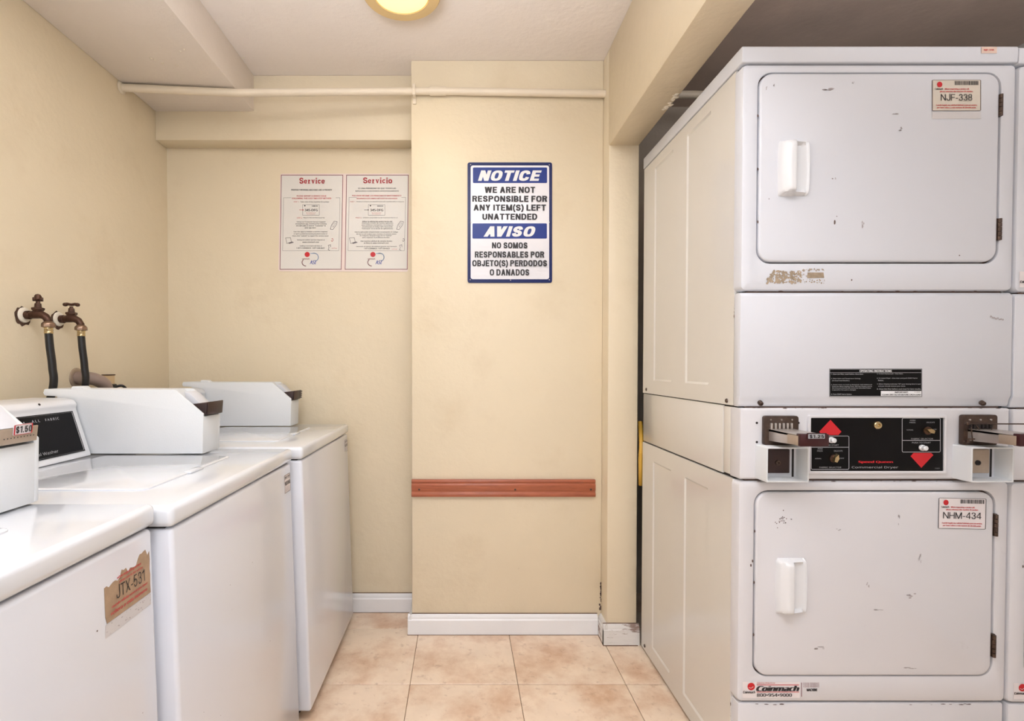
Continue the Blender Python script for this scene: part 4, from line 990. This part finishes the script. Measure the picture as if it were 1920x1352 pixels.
        # ----- coin slides and coin cups
        for (sx, kind) in ((0.0, 0), (dm(1797, 800).x - dm(1428, 800).x, 1)):
            x0 = dm(1428, 800).x + sx; x1 = x0 + (dm(1491, 800).x - dm(1428, 800).x); zA2, zB2 = Z(779 if kind == 0 else 777), Z(834)
            bm = B(); prism(bm, rrect(x0, x1, zB2, zA2, 0.006, 4), 'y', DY - 0.014, DY, 0.002)
            pl_ = obj('coin_plate', bm, 'dchrome', t, label='tarnished coin slide plate')
            bm = B()
            for k in range(6):
                xx = x0 + 0.0125 + k * 0.0098
                box(bm, xx, xx + 0.0045, DY - 0.019, DY - 0.013, Z(803), Z(792), 0.0012)
            obj('coin_tooth', bm, 'satin' if kind == 0 else 'dark', pl_)
            bm = B()
            for k in range(3): lathe(bm, [(0, 0.0028), (0.0015, 0.0022)], (x0 + 0.014 + k * 0.026, DY - 0.014, Z(786)), (0, -1, 0), 8)
            obj('rivet', bm, 'chrome', pl_)
            # slide tray
            xa = x0 + 0.010; xb_ = xa + 0.062; yE = DY - 0.130
            bm = B(); box(bm, xa, xb_, yE + 0.012, DY - 0.012, Z(808) , Z(803), 0.001)
            prism(bm, [(DY - 0.012, Z(803)), (DY - 0.012, Z(825)), (yE + 0.01, Z(821)), (yE + 0.01, Z(804))], 'x', xa, xa + 0.003, 0.0005)
            prism(bm, [(DY - 0.012, Z(803)), (DY - 0.012, Z(825)), (yE + 0.01, Z(821)), (yE + 0.01, Z(804))], 'x', xb_ - 0.003, xb_, 0.0005)
            sl_ = obj('coin_slide', bm, 'satin', t, label='steel coin slide tray sticking out')
            bm = B(); box(bm, xa - 0.0015, xa, yE + 0.004, yE + 0.042, Z(821), Z(805), 0.0004); obj('tan_patch', bm, 'tan_metal', sl_)
            bm = B(); box(bm, xa - 0.001, xb_ + 0.001, yE - 0.004, yE + 0.012, Z(822), Z(801), 0.002); obj('slide_grip', bm, 'maroon', sl_)
            zc_ = Z(805)
            if kind == 0:
                gm = lambda u, v, l: Vector((xa + 0.012 + u * 0.044, yE - 0.0045 - l, Z(799) - v * 0.0145))
                pc = obj('price_card', plate(gm, 0, 1, 0, 1, 0.001, 0.05), 'maroon', t, label='maroon price card reading $1.25')
                p = Print(lambda u, v, l: gm(u, v, l + 0.001)); p.rect('pale_ink', 0.06, 0.9, 0.14, 0.86, 1, 'field', 0.05); p.sign('ink', '$1.25', 0.12, 0.84, 0.26, 0.76, 0.2); p.done(pc)
            else:
                bm = B()
                ym = DY - 0.03
                tube(bm, [(x0 - 0.010, ym, Z(792)), (x0 + 0.20, ym - 0.01, Z(792))], 0.0016, 8); tube(bm, [(x0 - 0.006, ym, Z(820)), (x0 + 0.20, ym - 0.01, Z(819))], 0.0016, 8)
                tube(bm, [(x0 + 0.014, ym, Z(794)), (x0 + 0.036, ym, Z(818)), (x0 + 0.058, ym - 0.002, Z(794))], 0.0012, 8)
                for k in range(4): tube(bm, [(x0 + 0.004 + 0.012 * k, ym + 0.002, Z(799 + 2 * k)), (x0 + 0.006 + 0.012 * k, ym, Z(824))], 0.0012, 8)
                for z in (Z(792), Z(824)): lathe(bm, [(0, 0.001), (0.001, 0.004), (0.004, 0.005), (0.008, 0.004), (0.009, 0.001)], (x0 - 0.012, ym, z), (1, 0, 0), 10)
                obj('wire_guard', bm, 'dchrome', t, label='bent wire guard on the coin slide')
            # coin cup
            bx0 = (dm(1416, 870).x if kind == 0 else dm(1786, 870).x); bx1 = bx0 + 0.103; q0, q1 = 0.803, 0.888; yF = DY - 0.047
            bm = B(); ringY(bm, rrect(bx0, bx1, q0, q1, 0.003, 3), rrect(bx0 + 0.004, bx1 - 0.004, q0 + 0.004, q1 - 0.004, 0.002, 3), yF, DY + 0.001, 0.0015, 0.0008)
            cup = obj('coin_cup', bm, 'coinbox', t, label='white open coin vault shroud')
            bm = B(); box(bm, bx0 + 0.003, bx1 - 0.003, DY - 0.004, DY + 0.001, q0 + 0.003, q1 - 0.003); obj('cup_back', bm, 'enamel_used', cup)
            bm = B(); box(bm, bx0 + 0.018, bx0 + 0.076, DY - 0.016, DY - 0.003, q0 + 0.016, q1 - 0.010, 0.002); vf = obj('vault_door', bm, 'bronze' if kind == 0 else 'tan_metal', cup, label='dark vault door with lock')
            bm = B(); box(bm, bx0 + 0.088, bx0 + 0.093, DY - 0.0045, DY - 0.003, q0 + 0.005, q1 - 0.008); obj('shadow_gap', bm, 'dark', cup)
            bm = B(); lathe(bm, [(0, 0.0065), (0.003, 0.006), (0.003, 0.003), (0.001, 0.002)], (bx0 + 0.046, DY - 0.016, q0 + 0.042), (0, -1, 0), 14); obj('vault_lock', bm, 'dchrome' if kind == 0 else 'dark', cup)
        bm = B()
        for (px, py) in ((1419, 793), (1419, 829), (1497, 793)):
            lathe(bm, [(0, 0.003), (0.0008, 0.0028)], dm(px, py, -0.001), (0, -1, 0), 10)
        obj('screw_hole', bm, 'dark', t)
    return t
dryer_stack('white stacked coin dryers with NJF-338 and NHM-434 labels, beside the doorway pilaster', 0, True)
dryer_stack('white stacked dryers cut off at the far right, beside the NJF-338 stack', DX1 - DX0 + 0.005, False, -0.003)

# yellow gas hose in the gap behind the dryers
b = B(); pts = [(0.70, 2.012, 0.62), (0.692, 1.988, 0.68), (0.690, 1.984, 0.73), (0.694, 1.988, 0.78), (0.71, 2.05, 0.86)]
sp = smooth_path(pts, 10); tube(b, sp, 0.008, 12, radii=[0.008, 0.0095] * 20)
obj('gas_hose', b, 'yellow', label='yellow corrugated hose showing in the gap behind the dryers', cat='hose', origin=(0.70, 2.0, 0.62))

# ------------------------------------------------------------------ taps and hoses
def tap(label, y, z, wheel, twist):
    t = thing('wall_tap', label, 'tap', (XL, y, z), 'old brass taps on the left wall')
    b = B(); lathe(b, [(0.0, 0.023), (0.004, 0.022), (0.007, 0.016), (0.007, 0.013)], (XL, y, z), (1, 0, 0), 18); obj('flange', b, 'peel', t)
    b = B(); pts = []
    for k in range(22):
        a_ = 2 * math.pi * k / 22; r_ = 0.0245 + 0.006 * rnd.random(); pts.append(Vector((XL + 0.0006, y - 0.004 + r_ * math.cos(a_), z - 0.004 + r_ * 1.05 * math.sin(a_))))
    face(b, pts); obj('broken_plaster', b, 'hole', t)
    b = B(); tube(b, [(XL, y, z), (XL + 0.018, y, z), (XL + 0.020, y, z), (XL + 0.040, y, z + 0.003), (XL + 0.052, y, z + 0.001), (XL + 0.064, y, z - 0.005), (XL + 0.072, y, z - 0.018), (XL + 0.072, y, z - 0.026)], 0.011, 14, False,
                  radii=[0.012, 0.013, 0.0105, 0.0135, 0.0115, 0.0105, 0.010, 0.0095])
    lathe(b, [(0.0, 0.012), (0.008, 0.0125), (0.012, 0.016), (0.017, 0.016), (0.019, 0.009), (0.03, 0.008), (0.031, 0.0055), (0.036, 0.005)], (XL + 0.042, y, z + 0.004), (0, 0, 1), 6)
    obj('tap_body', b, 'brass_old', t)
    b = B()
    hz = z + 0.046; c = Vector((XL + 0.042, y, hz)); d = Vector((math.cos(twist), math.sin(twist), 0))
    if wheel:
        tube(b, [c - d * 0.019, c - d * 0.012 + Vector((0, 0, 0.002)), c, c + d * 0.012 + Vector((0, 0, 0.002)), c + d * 0.019], 0.0045, 10, True)
        for s in (-1, 1): lathe(b, [(-0.006, 0.002), (-0.004, 0.006), (0, 0.0075), (0.004, 0.006), (0.006, 0.002)], c + d * 0.017 * s, (0, 0, 1), 12)
    else:
        tube(b, [c - d * 0.012, c, c + d * 0.012], 0.006, 10); lathe(b, [(-0.004, 0.005), (0, 0.0085), (0.009, 0.009), (0.014, 0.006), (0.016, 0.001)], c, (0, 0, 1), 14)
    obj('tap_handle', b, 'brass_old', t)
    b = B(); lathe(b, [(0.0, 0.010), (0.003, 0.0135), (0.007, 0.017), (0.011, 0.0175), (0.017, 0.0175), (0.019, 0.012)], (XL + 0.072, y, z - 0.018), (0, 0, -1), 8); obj('coupling_nut', b, 'nut', t)
    return Vector((XL + 0.072, y, z - 0.036))
def hose(label, p, end):
    t = thing('supply_hose', label, 'hose', p, 'black rubber supply hoses')
    b = B(); lathe(b, [(0, 0.011), (0.002, 0.0115), (0.006, 0.0105), (0.008, 0.0115), (0.012, 0.0105), (0.014, 0.0115), (0.018, 0.011), (0.0185, 0.009)], p, (0, 0, -1), 16); obj('ferrule', b, 'brass', t)
    b = B(); q = p - Vector((0, 0, 0.015))
    tube(b, [q, q + Vector((0.003, 0.0, -0.04)), q + Vector((0.008, 0.002, -0.10)), q + Vector((0.006, 0.004, -0.17)), Vector(end) + Vector((0, 0, 0.22)), end], 0.0103, 14, True); obj('hose_tube', b, 'rubber', t)
p1 = tap('old brown brass tap with a knob handle, nearer of the two on the wall', 1.520, 1.232, False, 0.5)
p2 = tap('old brown brass tap with a tee handle, nearer the back corner', 1.650, 1.232, True, 0.2)
hose('black rubber hose hanging from the knob handled tap', p1, (XL + 0.022, 1.5315, 0.62))
hose('black rubber hose hanging from the tee handled tap', p2, (XL + 0.022, 1.665, 0.62))
t = thing('drain_hose', 'grey drain hose curving into a hole in the wall behind the washers', 'hose', (XL, 1.70, 1.05))
b = B(); tube(b, [(XL - 0.01, 1.725, 1.043), (XL + 0.03, 1.725, 1.043), (XL + 0.052, 1.745, 1.036), (XL + 0.060, 1.775, 1.015), (XL + 0.050, 1.80, 0.96), (XL + 0.027, 1.81, 0.86), (XL + 0.027, 1.81, 0.7)], 0.021, 16, True); obj('hose_tube', b, 'grey_hose', t)
b = B(); lathe(b, [(0, 0.034), (0.003, 0.033), (0.005, 0.026), (0.004, 0.022)], (XL, 1.725, 1.043), (1, 0, 0), 24); obj('wall_ring', b, 'tan_metal', t)
t = thing('wall_outlet', 'cream outlet plate with a black plug low on the left wall', 'outlet', (XL, 1.89, 1.02))
b = B(); box(b, XL, XL + 0.007, 1.845, 1.905, 0.955, 1.05, 0.002); obj('cover_plate', b, 'outlet', t)
b = B(); box(b, XL, XL + 0.0085, 1.843, 1.907, 1.049, 1.053, 0.001); obj('plate_edge', b, 'hole', t)
b = B(); box(b, XL + 0.005, XL + 0.028, 1.858, 1.888, 0.995, 1.018, 0.004); tube(b, [(XL + 0.024, 1.872, 1.006), (XL + 0.05, 1.885, 1.01), (XL + 0.055, 1.90, 0.97), (XL + 0.05, 1.90, 0.8)], 0.0045, 8, True); obj('plug', b, 'rubber', t)
